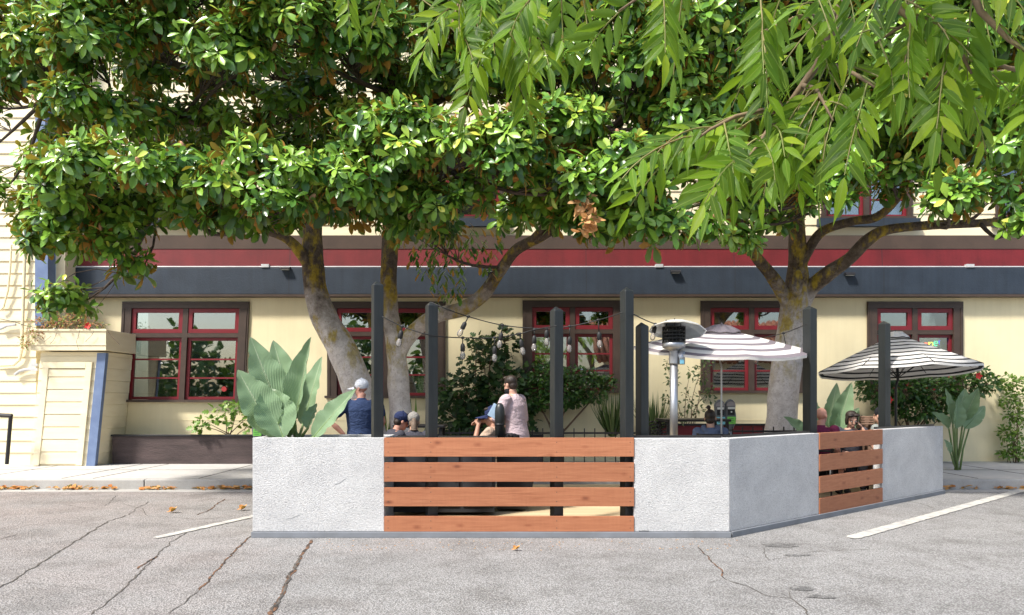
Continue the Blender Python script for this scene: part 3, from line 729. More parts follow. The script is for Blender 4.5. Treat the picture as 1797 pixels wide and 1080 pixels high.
m.lathe((hx,HY,zc0), [(.06,-.03),(.10,-.005),(.137,.012),(.137,.075),(.12,.08)], 28); m.build('burner_bowl', M['steel'], ht, True)
m = MB()
for k in range(20):
    a = 2*math.pi*k/20; m.tube([(hx+.132*math.cos(a),HY+.132*math.sin(a),zc0+.07),(hx+.132*math.cos(a),HY+.132*math.sin(a),zc1)], .007, 4)
for zz in (.075,.12,.16,.20,zc1-zc0): m.lathe((hx,HY,zc0), [(.14,zz-.008),(.14,zz+.008),(.12,zz+.008),(.12,zz-.008)], 26)
m.lathe((hx,HY,zc0), [(.07,.075),(.085,.12),(.075,.24)], 14); m.build('burner_cage', M['mesh'], ht)
m = MB(); dx = ax(1189,HY); Mx = Matrix.Rotation(math.radians(-13),3,'X') @ Matrix.Rotation(math.radians(5),3,'Y')
zd = az(577,HY); m.lathe((dx,HY,zd), [(.335,-.035),(.345,-.03),(.30,.0),(.2,.05),(.1,.075),(.01,.08)], 10, axis=Mx, cap=False); m.lathe((dx,HY,zd), [(.01,.076),(.1,.07),(.2,.045),(.3,-.005),(.335,-.035)], 10, axis=Mx, cap=False); m.build('dome', M['heatdome'], ht)
m = MB()
for k in range(3):
    a = 2*math.pi*k/3+.4; m.tube([(hx+.1*math.cos(a),HY+.1*math.sin(a),zc1),(hx+.1*math.cos(a),HY+.1*math.sin(a),zc1+.1)], .007, 5)
m.build('strut', M['black'], ht)

# umbrellas
def umbrella(px, Y, R, zr, zapex, tiltx, tilty, stripes, mats, lab, vent, nseg=8, vent_m=0, rot=0.0, pmat_=None, pr=.021, wfrac=.5):
    c = Vector((ax(px,Y), Y, .13)); e = empty('umbrella', c, lab, 'umbrella', 'striped umbrellas in the parklet')
    T = Matrix.Rotation(tiltx,3,'X') @ Matrix.Rotation(tilty,3,'Y'); hub = Vector((c.x, c.y, zapex)); H = zapex-zr; n = nseg*6
    def surf(r, a):
        seg = 2*math.pi/nseg; u = ((a+rot)%seg)/seg; rr = r*math.cos(seg/2)/math.cos((u-.5)*seg)
        sag = .028*(r/R)*(1-(2*u-1)**2)
        z = -H*((r/R)**1.06) - sag*(r/R)
        return hub + T @ Vector((rr*math.cos(a), rr*math.sin(a), z))
    m = MB(); NR = stripes*2; rings = [.09*R + (R-.09*R)*((k//2)*2+(wfrac*2 if k%2 else 0))/NR for k in range(NR+1)]
    b0 = len(m.v)
    for side in (0, 1):
        off = Vector((0,0,-.006))*side; b0 = len(m.v)
        for r in rings:
            for j in range(n): m.v.append(surf(r, 2*math.pi*j/n)+off)
        for i in range(NR):
            for j in range(n):
                a, d = b0+i*n+j, b0+i*n+(j+1)%n
                m.f.append((a,a+n,d+n,d) if side == 0 else (a,d,d+n,a+n)); m.m.append((i//2)%2 if False else ((i)%2 if i < NR else 0))
    # short hanging hem
    b0 = len(m.v)
    for j in range(n): m.v.append(surf(R, 2*math.pi*j/n)); m.v.append(surf(R, 2*math.pi*j/n)+T@Vector((0,0,-.035)))
    for j in range(n):
        a = b0+2*j; d = b0+2*((j+1)%n); m.f.append((a,a+1,d+1,d)); m.m.append(0)
    m.build('canopy', mats, e, True)
    m = MB(); b0 = len(m.v)
    vr = [.01, .4*vent, vent]; 
    for r, z in ((.01, .055), (.5*vent, .035), (vent, -H*(vent/R)+.035), (vent+.004, -H*(vent/R)+.02)):
        for j in range(n): m.v.append(hub + T@Vector((r*math.cos(2*math.pi*j/n), r*math.sin(2*math.pi*j/n), z + .006*math.cos(nseg*2*math.pi*j/n))))
    for i in range(3):
        for j in range(n):
            a, d = b0+i*n+j, b0+i*n+(j+1)%n; m.f.append((a,a+n,d+n,d)); m.m.append(1 if i == 2 else vent_m)
    m.ball(hub+T@Vector((0,0,.06)), .014, .014, .02, mi=1); m.build('vent_cap', mats, e, True)
    for k in range(nseg):
        a = 2*math.pi*k/nseg-rot; r = MB()
        r.tube([surf(.03,a)+Vector((0,0,-.02)), surf(R*.5,a)+Vector((0,0,-.02)), surf(R*.985,a)+Vector((0,0,-.014))], .008, 5); rb = r.build('rib', M['black'], e)
        s = MB(); s.tube([hub+T@Vector((0,0,-H-.12)), surf(R*.5,a)+Vector((0,0,-.022))], .006, 5); s.build('strut', M['black'], rb)
    m = MB(); m.tube([(c.x,c.y,.13), (c.x,c.y,zr-.25), hub+T@Vector((0,0,-H-.15)), hub+T@Vector((0,0,.05))], pr, 12); m.build('pole', pmat_ or M['black'], e)
    m = MB(); m.lathe(c, [(.24,0),(.24,.04),(.06,.09),(.035,.3)], 24); m.build('base', M['black'], e, True)
def cloth(name, c1): 
    t = NT(name); v = t.coords(); col = t.ramp(t.noise(v, 3, 5), [(.3, tuple(x*.86 for x in c1)), (.7, c1)])
    t.set(Base_Color=col, Roughness=.85); t.bump(t.noise(v, 5, 4, .6), .5, .05)
    tl = t.node('ShaderNodeBsdfTranslucent'); t.link(col, tl.inputs[0]); mx = t.node('ShaderNodeMixShader'); mx.inputs[0].default_value = .3
    t.link(t.bsdf.outputs[0], mx.inputs[1]); t.link(tl.outputs[0], mx.inputs[2]); t.link(mx.outputs[0], t.out.inputs[0]); return t.mat
CW, CM, CB = cloth('white_canvas', (.88,.86,.82)), cloth('faded_mauve_canvas', (.26,.225,.25)), cloth('black_canvas', (.028,.028,.03))
umbrella(1266, 9.35, 1.15, az(611,9.35), az(577,9.35), math.radians(9), math.radians(1), 5, [CW, CM], 'umbrella with faded mauve and white stripes behind the patio heater', .24, vent_m=1, rot=0.0, pmat_=M['steel'], pr=.012, wfrac=.58)
umbrella(1572, 11.4, 1.22, 1.93, az(588,11.4), math.radians(-4), math.radians(-.5), 8, [CW, CB], 'umbrella with black and white stripes at the far end of the parklet', .2, rot=.1, wfrac=.68)

# string lights
def string(path, bulbs, lab, r=.0065):
    P = [at(*p) for p in path]; Q = []
    for i in range(len(P)-1):                                   # catmull-rom
        p0, p1, p2, p3 = P[max(i-1,0)], P[i], P[i+1], P[min(i+2,len(P)-1)]
        for k in range(6):
            t = k/6; Q.append(.5*((2*p1)+(p2-p0)*t+(2*p0-5*p1+4*p2-p3)*t*t+(3*p1-p0-3*p2+p3)*t**3))
    Q.append(P[-1]); e = empty('string_light', P[0], lab, 'string light', 'string lights hung between the posts')
    m = MB(); m.tube(Q, r, 6); m.build('cable', M['socket'], e, True)
    for (cx, cy, bx, by) in bulbs:
        k = min(range(len(Q)), key=lambda i: abs((Q[i].x*F/Q[i].y+CX)-cx)); q = Q[k]
        tip = Vector((q.x+(bx-cx)*q.y/F, q.y, CAMZ-(by-HZ)*q.y/F)); d = (tip-q).normalized(); L = (tip-q).length
        sk = MB(); sk.ball(q, .022, .012, .016, 8, 6); sk.tube([q, q+d*(L-.20)], .006, 6); 
        Mx = d.to_track_quat('Z','Y').to_matrix(); s0 = q+d*(L-.20)
        sk.lathe(s0, [(.008,0),(.02,.012),(.026,.03),(.027,.085),(.022,.09)], 12, axis=Mx); so = sk.build('socket', M['socket'], e, True)
        g = MB(); g.lathe(s0+d*.088, [(.014,0),(.021,.013),(.031,.045),(.031,.062),(.023,.086),(.004,.098)], 14, axis=Mx); g.build('bulb', M['bulb'], so, True)
        f = MB(); f.tube([s0+d*.09, s0+d*.14, s0+d*.15+Vector((.006,0,0)), s0+d*.165], .0035, 5); f.build('filament', M['filament'], so) if False else None
YS = PF+.02
string([(757,531,YS),(790,545,YS),(822,556,8),(882,571,8.1),(950,577,8.1),(1000,573,8),(1050,562,7.9),(1092,549,YS)],
       [(822,556,803,593),(880,571,873,614),(957,577,957,610),(1047,563,1050,614),(997,573,996,622)], 'string light sagging towards the tall post left of the heater')
string([(671,556,YS),(706,573,YS),(757,589,YS),(812,593,8),(868,593,8.1),(912,586,8.1),(938,579,8),(977,572,YS)],
       [(704,573,696,612),(813,593,813,634),(866,593,866,638),(912,586,919,626),(937,579,936,620)], 'string light sagging low right of the tallest post')
string([(1112,552,YS),(1150,569,8.6),(1215,588,9.9),(1268,594,10.3),(1327,594,10.3),(1375,585,9.4),(1416,569,8.75)],
       [(1150,569,1144,600),(1268,594,1268,638),(1327,594,1327,641),(1375,585,1384,630)], 'string light running behind the mauve striped umbrella to the slanted side')

# parking meters
def meter(px, py0, Y, sticker, lab, zb=.16):
    x = ax(px,Y); zt = az(py0,Y); e = empty('parking_meter', (x,Y,zb), lab, 'parking meter', 'parking meters at the kerb')
    m = MB(); m.tube([(x,Y,zb),(x,Y,zt-.50)], .03, 12); m.build('pole', M['steel'], e, True)
    m = MB(); h = .52; rr = [(0,.035),(.04,.055),(.12,.092),(.20,.105),(.28,.10),(.33,.086),(.37,.088),(.42,.094),(.47,.078),(.505,.045),(.52,.01)]
    m.loft([((x,Y,zt-h+z), r, .055+.1*min(r,.05)) for z, r in rr], 20); m.build('body', pmat('meter_grey_paint',(.13,.14,.15),(.10,.11,.12),5,.4), e, True)
    m = MB(); yy = Y-.064
    m.prism([(x+.075*math.cos(a), yy, zt-.115+.08*math.sin(a)) for a in [math.pi*k/12 for k in range(13)]], (0,.02,0)); m.build('dial_window', pmat('meter_window',(.33,.30,.30),None,5,.15), e)
    m = MB(); m.box(x-.05, x+.06, yy-.004, yy+.02, zt-.165, zt-.130); m.build('card_slot', M['paper'], e)
    m = MB(); m.box(x-.055, x+.06, yy-.002, yy+.02, zt-.26, zt-.167); m.build('keypad', M['black'], e)
    m = MB(); m.lathe((x+.005,yy-.003,zt-.21), [(.014,-.002),(.014,.002)], 12, axis=Matrix.Rotation(math.pi/2,3,'X')); m.build('button', M['paper'], e)
    m = MB(); m.box(x-.06, x+.075, yy-.006, yy+.02, zt-.41, zt-.29); st = m.build('sticker', sticker, e)
    m = MB()
    for q, (a, c) in enumerate([(-.035,.04),(-.045,.05),(-.04,.035)]): m.box(x+a, x+c, yy-.008, yy-.0065, zt-.325-q*.03, zt-.315-q*.03)
    m.build('lettering', pmat('sticker_ink',(.08,.25,.08)), st)
GR = pmat('green_sticker',(.22,.62,.10),(.2,.58,.09),5,.5); BL = pmat('blue_sticker',(.22,.55,.62),(.2,.5,.6),5,.5)
meter(1262.5,701.5,11.9,BL,'parking meter with a light blue sticker behind the person in the blue hoodie')
meter(1281,701,11.9,GR,'parking meter with a bright green sticker right of the other meter')
meter(453,722,11.9,GR,'parking meter with a green sticker left of the large paddle leaved plant')

# furniture
def chair(x, y, yaw, lab, mat=None, z=.13, hb=.95):
    mat = mat or M['black']
    e = empty('patio_chair', (x,y,z), lab, 'chair', 'black patio chairs'); R = Matrix.Rotation(yaw,3,'Z')
    W = lambda p: Vector((x,y,z)) + R@(Vector(p))
    def bx(name, x0,x1,y0,y1,z0_,z1): m = MB(); m.box(x0,x1,y0,y1,z0_,z1); m.xform(W); return m.build(name, mat, e, bevel=.004)
    bx('seat', -.22,.22,-.2,.24,.43,.46)
    for sx in (-1,1):
        m = MB(); m.tube([W((sx*.2,.21,.0)),W((sx*.2,.2,.43))], .014, 8); m.build('leg', mat, e)
        m = MB(); m.tube([W((sx*.2,-.24,.0)),W((sx*.2,-.19,.45)),W((sx*.2,-.26,hb))], .014, 8); m.build('leg', mat, e)
    m = MB()
    for q in range(6): m.tube([W((-.2,-.215-.04*q/5,.58+q*(hb-.6)/5)), W((.2,-.215-.04*q/5,.58+q*(hb-.6)/5))], .014, 6)
    m.build('backrest', mat, e)
def table(x, y, w, d, h, lab, cat='table', top=None, z=.13):
    e = empty('patio_table', (x,y,z), lab, cat); m = MB(); m.box(x-w/2,x+w/2,y-d/2,y+d/2,z+h-.035,z+h); m.build('table_top', top or M['black'], e, bevel=.006)
    for sx in (-1,1):
        for sy in (-1,1):
            m = MB(); m.box(x+sx*(w/2-.05)-.02,x+sx*(w/2-.05)+.02,y+sy*(d/2-.05)-.02,y+sy*(d/2-.05)+.02,z,z+h-.036); m.build('leg', M['black'], e)
cb = empty('service_counter', (ax(800,8.35),8.35,.13), 'black service counter behind the left half of the wide slat fence', 'counter')
m = MB(); m.box(ax(690,8.2),ax(868,8.2),8.2,8.62,.17,1.0); m.build('cabinet', pmat('dark_cabinet',(.035,.037,.042),(.02,.021,.024),3,.5), cb, bevel=.005)
m = MB(); m.box(ax(686,8.2),ax(872,8.2),8.16,8.66,1.0,1.03); m.build('counter_top', M['black'], cb, bevel=.006)
for k in range(3):
    a = ax(696+k*58,8.2); m = MB(); m.box(a,a+.34,8.184,8.198,.24,.94); d = m.build('cabinet_door', pmat('cabinet_door_paint',(.05,.052,.058),(.035,.036,.04),3,.45), cb, bevel=.005)
    m = MB(); m.box(a+.28,a+.30,8.165,8.183,.55,.72); m.build('handle', M['steel'], d)
m = MB(); m.tube([(ax(700,8.1),8.1,.31),(ax(860,8.1),8.1,.30)], .012, 6); m.build('pipe', M['steel'], cb)
be = empty('storage_bench', (ax(915,8.8),8.8,.13), 'slanted black storage bench right of the service counter', 'bench')
m = MB(); m.prism([(ax(872,8.5),8.5,.16),(ax(925,8.5),8.5,.16),(ax(950,8.5),8.5,.86),(ax(872,8.5),8.5,.86)], (0,.55,0)); m.build('box', M['black'], be, bevel=.006)
m = MB(); m.box(ax(870,8.5),ax(953,8.5),8.47,9.07,.862,.89); m.build('lid', M['black'], be, bevel=.005)
table(ax(1215,10.6), 10.6, .95, .7, az(735,10.6)-.13, 'tall dark table behind the patio heater')
table(4.45, 10.35, .55, .5, .83, 'black table between the bald person and the dark haired person')
table(ax(620,8.9), 8.85, .6, .5, .87, 'tall black table beside the person in the white cap')
table(ax(735,9.7), 9.9, .7, .5, .99, 'tall black table behind the person in the grey cap')
# wicker basket and rack seen over the back
def slatbox(px0,px1,py0,py1,Y,mat,lab,name,cat):
    e = empty(name, (ax((px0+px1)/2,Y),Y,.16), lab, cat); z0_, z1 = az(py1,Y), az(py0,Y)
    for k in range(4):
        m = MB(); h = (z1-z0_)/4; m.box(ax(px0,Y),ax(px1,Y),Y,Y+.03,z0_+k*h+.006,z0_+(k+1)*h-.006); m.build('slat', mat, e, bevel=.003)
    for X in (ax(px0,Y)+.02, ax(px1,Y)-.06): 
        m = MB(); m.box(X,X+.04,Y+.032,Y+.35,.16,z1-.01); m.build('leg', mat, e)
slatbox(1512,1536,730,746,10.9,pmat('crate_wood',(.33,.21,.15),(.25,.15,.10),4,.8),'brown slatted crate behind the dark haired person','slatted_crate','crate')
m = MB(); wx0, wx1 = ax(1140,10.9), ax(1178,10.9)
wk = empty('woven_chair', ((wx0+wx1)/2,10.9,.16), 'chair with a black woven back below the spiky plant', 'chair')
b = MB()
for k in range(7):
    z = az(770,10.9)+k*.042
    b.tube([(wx0+(wx1-wx0)*q/10, 10.9+.012*(-1)**(q+k), z+.012*math.sin(q*1.3+k)) for q in range(11)], .013, 6)
b.build('backrest', M['black'], wk)
b = MB(); b.box(wx0, wx1, 10.45, 10.88, .58, .63); b.build('seat', M['black'], wk)
for X in (wx0+.02, wx1-.02):
    for Y in (10.48, 10.86):
        b = MB(); b.tube([(X,Y,.13),(X,Y,.58)], .014, 6); b.build('leg', M['black'], wk)
for X in (wx0, wx1):
    b = MB(); b.tube([(X,10.9,.63),(X,10.9,az(748,10.9))], .014, 6); b.build('back_post', M['black'], wk)
# ================================================================= FOLIAGE ENGINE
def template(stations, fold=.18):
    """leaf outline stations (u, halfwidth) -> template verts (u, v, fold) and faces"""
    V = [(0,0,0)]; Fc = []
    for u, w in stations: V += [(u,-w,fold*w*2), (u,0,0), (u,w,fold*w*2)]
    V.append((1,0,0)); n = len(stations); tip = len(V)-1
    Fc += [(0,2,1),(0,3,2)]
    for i in range(n-1):
        a = 1+3*i; Fc += [(a,a+1,a+4,a+3),(a+1,a+2,a+5,a+4)]
    a = 1+3*(n-1); Fc += [(a,a+1,tip),(a+1,a+2,tip)]
    return np.array(V, float), Fc
T_OBO = template([(.18,.17),(.45,.40),(.70,.50),(.90,.30)], .16)
T_LAN = template([(.10,.26),(.28,.48),(.48,.46),(.68,.27),(.86,.08)], .14)
T_OVA = template([(.2,.40),(.5,.48),(.8,.24)], .2)
T_FIG = template([(.12,.30),(.30,.52),(.42,.26),(.58,.50),(.72,.22),(.86,.26)], .1)
T_STRAP = template([(.05,.5),(.35,.5),(.7,.34)], .3)
T_BLOT = template([(.25,.45),(.6,.5),(.85,.3)], .25)

def leaves(name, P, D, N, L, W, tpl, mat, parent, droop=.12, uv=False, age=None):
    P, D, N = np.asarray(P,float), np.asarray(D,float), np.asarray(N,float); n = len(P)
    L = np.broadcast_to(np.asarray(L,float),(n,)); W = np.broadcast_to(np.asarray(W,float),(n,)); droop = np.broadcast_to(np.asarray(droop,float),(n,))
    D = D/np.linalg.norm(D,axis=1,keepdims=True); S = np.cross(D,N); ln = np.linalg.norm(S,axis=1,keepdims=True); bad = ln[:,0] < 1e-5
    S[bad] = np.cross(D[bad], np.array([.3,.5,.8])); S /= np.linalg.norm(S,axis=1,keepdims=True); N = np.cross(S,D)
    T, Fc = tpl; u, v, w = T[:,0], T[:,1], T[:,2]; m = len(T)
    X = (P[:,None,:] + (u[None,:]*L[:,None])[...,None]*D[:,None,:] + (v[None,:]*W[:,None])[...,None]*S[:,None,:]
         + (w[None,:]*W[:,None] - droop[:,None]*(u[None,:]**2)*L[:,None])[...,None]*N[:,None,:]).reshape(-1,3)
    o = origin(parent) if parent else Vector((0,0,0)); X = X - np.array(o)
    sizes = np.array([len(f) for f in Fc]); flat = np.array([i for f in Fc for i in f])
    idx = (flat[None,:] + (np.arange(n)*m)[:,None]).ravel()
    tot = np.tile(sizes, n); start = np.concatenate([[0], np.cumsum(tot)[:-1]])
    me = bpy.data.meshes.new(name); me.vertices.add(len(X)); me.vertices.foreach_set('co', X.ravel())
    me.loops.add(len(idx)); me.loops.foreach_set('vertex_index', idx.astype(np.int32))
    me.polygons.add(len(tot)); me.polygons.foreach_set('loop_start', start.astype(np.int32)); me.polygons.foreach_set('loop_total', tot.astype(np.int32))
    me.polygons.foreach_set('use_smooth', np.ones(len(tot), bool))
    if uv:
        l = me.uv_layers.new(name='UVMap'); t = np.stack([u, v+.5], 1)[flat]; l.data.foreach_set('uv', np.tile(t, (n,1)).ravel())
    me.update(calc_edges=True); me.materials.append(mat)
    if age is not None:
        at_ = me.attributes.new('age','FLOAT','POINT'); at_.data.foreach_set('value', np.repeat(np.asarray(age,np.float32), m))
    ob = bpy.data.objects.new(name, me); COL.objects.link(ob); ob.parent = parent
    return ob
def rand_unit(n):
    v = RNG.normal(size=(n,3)); return v/np.linalg.norm(v,axis=1,keepdims=True)
def curve(a, b, sag=.2, n=6, wob=.05):
    a, b = Vector(a), Vector(b); L = (b-a).length; d = Vector(rand_unit(1)[0])*wob*L
    return [a.lerp(b, k/n) + Vector((0,0,-sag*L*math.sin(math.pi*k/n))) + d*math.sin(math.pi*k/n) for k in range(n+1)]

# ================================================================= MAGNOLIA TREES
def magnolia(base, limbs, clumps, lab, Ybase, dens=1.0, sprays=(), cones=14, knot=None):
    e = empty('magnolia_tree', base, lab, 'tree', 'magnolia trees in front of the restaurant')
    tk = MB(); nodes = []; ends = []
    for path, radii in limbs:
        P = []; R = []; pts = [at(*p) for p in path]
        for i in range(len(pts)-1):
            p0, p1, p2, p3 = pts[max(i-1,0)], pts[i], pts[i+1], pts[min(i+2,len(pts)-1)]; K = 5
            for k in range(K):
                t = k/K; P.append(.5*((2*p1)+(p2-p0)*t+(2*p0-5*p1+4*p2-p3)*t*t+(3*p1-p0-3*p2+p3)*t**3)); R.append(radii[i]*(1-t)+radii[i+1]*t)
        P.append(pts[-1]); R.append(radii[-1]); R = [r*path[0][2]/F for r in R]
        tk.tube(P, R, 16 if R[0] > .12 else 10, jit=.06); nodes += [p for p in P if p.z > 3.2]
    if knot:
        c = at(*knot); kb = MB(); Mx = Matrix.Rotation(math.radians(82),3,'X')
        kb.lathe(c, [(.15,-.05),(.15,.02),(.12,.05),(.085,.03)], 20, axis=Mx); kb.lathe(c, [(.088,.02),(.06,-.02),(.01,-.05)], 20, axis=Mx, mi=1)
        kb.xform(lambda p: Vector((c.x+(p.x-c.x)*.62+.10*(p.z-c.z), p.y, c.z+(p.z-c.z)*1.5)))
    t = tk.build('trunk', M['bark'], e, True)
    if knot: kb.build('knot_hole', [M['bark'], M['crack']], t, True)
    br = MB(); RP = []; RA = []; RSH = []
    for cl in clumps:
        px, py, Y, rx, ry = cl[:5]; k = cl[5] if len(cl) > 5 else 1.0
        px += RNG.normal()*9; py += RNG.normal()*8; g = RNG.uniform(.72,1.22); rx *= g; ry *= g*RNG.uniform(.85,1.2); Y += RNG.normal()*.12
        c = at(px, py, Y); ax_, az_ = rx*Y/F, ry*Y/F; ay = min(.75, .75*ax_+.1)
        near = min(nodes, key=lambda q: (q-c).length + (.6*max(0,q.z-c.z)))
        pth = curve(near, c + Vector((0,.15,-.1)), .06, 6, .10); r0 = .018+.010*(near-c).length
        br.tube(pth, [r0*(1-.75*i/6) for i in range(7)], 6)
        n = int(max(4, 76*k*dens*(ax_*az_+ax_*ay+ay*az_)/(3*.3)))
        for _ in range(n):
            while True:
                q = rand_unit(1)[0]
                if q[2] > -.75 and q[1] < .65: break
            r = RNG.uniform(.62,1.05); p = Vector((c.x+q[0]*ax_*r, c.y+q[1]*ay*r, c.z+q[2]*az_*r))
            a = Vector((q[0]*.8, q[1]*.8-.12, q[2]*.5+.55)) + Vector(rand_unit(1)[0])*.35
            RP.append(p); RA.append(a.normalized())
            st = pth[RNG.integers(3,7)]
            if RNG.random() < .55: br.tube(curve(st, p-a.normalized()*.02, -.05, 3, .12), [.009,.007,.005,.004], 4, cap=False)
    br.build('branches', M['twig'], e, True)
    LP, LD, LN, LL, LW, DR, AG = [], [], [], [], [], [], []
    for p, a in zip(RP, RA):
        r1 = a.orthogonal().normalized(); r2 = a.cross(r1); n = RNG.integers(7,13); ph = RNG.uniform(0,6.28); ra = RNG.beta(1.4,1.5); rs = RNG.uniform(.78,1.15); up = RNG.uniform(60,112)
        for i in range(n):
            f = i/(n-1); th = ph+i*2.4+RNG.normal()*.15; el = math.radians(-40+up*f+RNG.normal()*10)
            r = r1*math.cos(th)+r2*math.sin(th); d = r*math.cos(el)+a*math.sin(el); nn = a*math.cos(el)-r*math.sin(el)
            L = RNG.uniform(.17,.255)*(1-.25*f)
            LP.append(p - a*(.07*(1-f)) + d*.015); LD.append(d + Vector((0,0,-.12))); LN.append(nn+Vector(rand_unit(1)[0])*.12); L *= rs; LL.append(L); LW.append(L*RNG.uniform(.36,.48)); DR.append(RNG.uniform(.0,.32)); AG.append(min(1,max(0,ra*.72+.30*f+RNG.normal()*.10)))
    for (px, py, Y, n, dl) in sprays:                          # drooping shaded shoots
        c = at(px,py,Y)
        for i in range(n):
            f = i/n; p = c + Vector((RNG.normal()*.05, RNG.normal()*.12, -dl*f)); th = RNG.uniform(0,6.28)
            d = Vector((math.cos(th)*.7, math.sin(th)*.5, -.75)); LP.append(p); LD.append(d); LN.append(Vector((math.cos(th),math.sin(th),.8))); L = RNG.uniform(.12,.19); LL.append(L); LW.append(L*.36); DR.append(.15); AG.append(RNG.uniform(.1,.6))
    leaves('crown', [tuple(p) for p in LP], [tuple(p) for p in LD], [tuple(p) for p in LN], LL, LW, T_OBO, M['mag'], e, DR, age=AG)
    idx = [i for i in range(len(RP)) if RA[i].z > .55 and RP[i].y < 9.8 and RP[i].z < 7.2]; RNG.shuffle(idx)
    for i in idx[:cones]:
        c = MB(); p = RP[i]+RA[i]*.06; Mx = RA[i].to_track_quat('Z','Y').to_matrix()
        c.ball(p, .030, .030, .056, 8, 6, M=Mx); c.build('seed_cone', M['cone'], e, True)
    return e

TY = 12.3
L1 = [([(660,838,TY),(650,770,TY),(634,700,TY),(604,620,TY),(570,560,TY),(554,510,TY),(549,450,TY),(548,400,TY),(543,300,12),(520,200,11.8),(490,90,11.6),(470,-60,11.5)], [36,30,28,26,23,20,18.5,17,15,12,9,6]),
      ([(548,480,TY),(530,448,12.1),(505,420,11.9),(470,405,11.6),(420,398,11.2),(350,392,10.8),(270,372,10.4)], [10,9.5,8.5,8,7,5,3]),
      ([(546,400,TY),(580,330,11.9),(640,250,11.4),(690,140,11),(700,20,10.8)], [11,9,8,6,4]),
      ([(543,320,12),(450,255,11.3),(320,205,10.6),(190,185,10.2),(80,175,10)], [11,9,7,5,3]),
      ([(520,220,11.8),(430,150,11),(300,110,10.4),(180,60,10)], [9,7,5,3])]
C1 = [ # upper sunlit tier on the left
 (70,60,9.6,60,48),(150,40,9.2,70,50),(215,70,9.0,75,55),(300,55,9.0,75,55),(390,60,9.0,75,50),(455,85,8.9,60,40),(520,45,9.0,75,55),(600,60,9.1,70,60),(660,40,9.4,60,50),(-30,60,10,60,80),(100,-60,9.6,130,70),(300,-60,9.4,150,70),(520,-60,9.4,150,70),(10,130,10.4,30,40),(60,120,10,50,40),
 # middle tier, plus unseen clumps above the frame added to shade it
 (130,110,9.2,55,32),(110,180,9.6,48,36),(150,165,9.2,55,36),(205,195,9.4,55,38),(265,210,10.3,55,36,.8),(330,195,10.8,65,34,.8),(410,205,10.6,65,30,.8),(490,190,10.7,70,34,.8),(560,165,10.9,60,44),(380,120,11,80,24,.6),(150,-170,9.8,170,70),(420,-170,9.8,180,70),(650,-150,9.8,120,70),(300,-20,8.9,60,40),(450,-20,8.8,70,40),(640,120,11,70,60),(700,170,11.3,60,60),(600,210,10.8,50,45),(250,140,10.4,60,40,.8),
 # lower sunlit tier
 (92,290,9.2,46,48),(110,320,9.0,65,40),(180,290,9.0,70,42),(250,300,8.8,70,40),(320,290,8.8,65,38),(385,315,8.7,65,38),(450,275,8.8,60,36),(515,300,8.7,65,40),(580,325,8.7,60,36),(610,275,9.0,55,40),(480,345,8.8,70,30),
 # drooping underside
 (75,370,9.8,36,44,.8),(85,395,9.8,55,40),(150,375,9.6,60,45),(220,370,9.6,60,40),(290,365,9.6,60,40),(350,360,9.5,55,35),(420,365,9.7,60,30),(490,375,9.8,50,28),(200,420,9.8,42,30,.9),(225,465,10,34,32,.8),(130,515,10.6,50,28,.8),(95,430,10,50,28,.7),(590,375,10.2,45,26,.8),(545,350,10.4,60,30),(-12,250,10.4,18,60,.7),(-14,330,10.2,20,45,.8),(-40,180,10.4,40,70,.8),
 # rear filling
 (40,60,11.4,90,60,.6),(300,130,11.8,120,50,.6),(470,120,11.9,120,60,.6),
 (200,260,11.6,130,60,.6),(400,260,11.6,130,50,.6),(560,270,11.8,110,60,.6),(350,20,11.6,200,100,.5),(150,350,11.2,110,50,.5),(600,20,12,140,100,.5)]
magnolia((ax(660,TY),TY,.16), L1, C1, 'leaning magnolia tree with its mottled trunk bending left behind the person in the white cap', TY, cones=30)

L2 = [([(716,838,12.5),(712,780,12.5),(702,720,12.5),(698,650,12.5),(694,600,12.5),(684,550,12.5),(682,480,12.5),(686,410,12.5),(690,330,12.3),(700,230,12.1),(730,120,11.9),(760,-40,11.8)], [30,25,20,18,17.5,15,15,14.5,13,11,9,6]),
      ([(700,625,12.5),(712,598,12.45),(735,573,12.4),(770,553,12.3),(810,543,12.2),(848,517,12.1),(876,478,11.9),(905,440,11.7),(950,415,11.4),(990,390,11.1),(1050,330,10.6)], [13,13.5,13,13,12.5,11.5,10,9,8,6,3]),
      ([(690,340,12.3),(760,300,11.6),(850,250,11),(950,220,10.4),(1060,230,10)], [9,8,7,5,3]),
      ([(710,210,12),(820,150,11.4),(950,100,10.8),(1100,70,10.3)], [8,7,5,3]),
      ([(930,425,11.5),(960,380,11),(930,330,10.4),(860,300,9.8),(790,300,9.2),(730,272,8.9)], [6,5,4.5,4,3.5,3])]
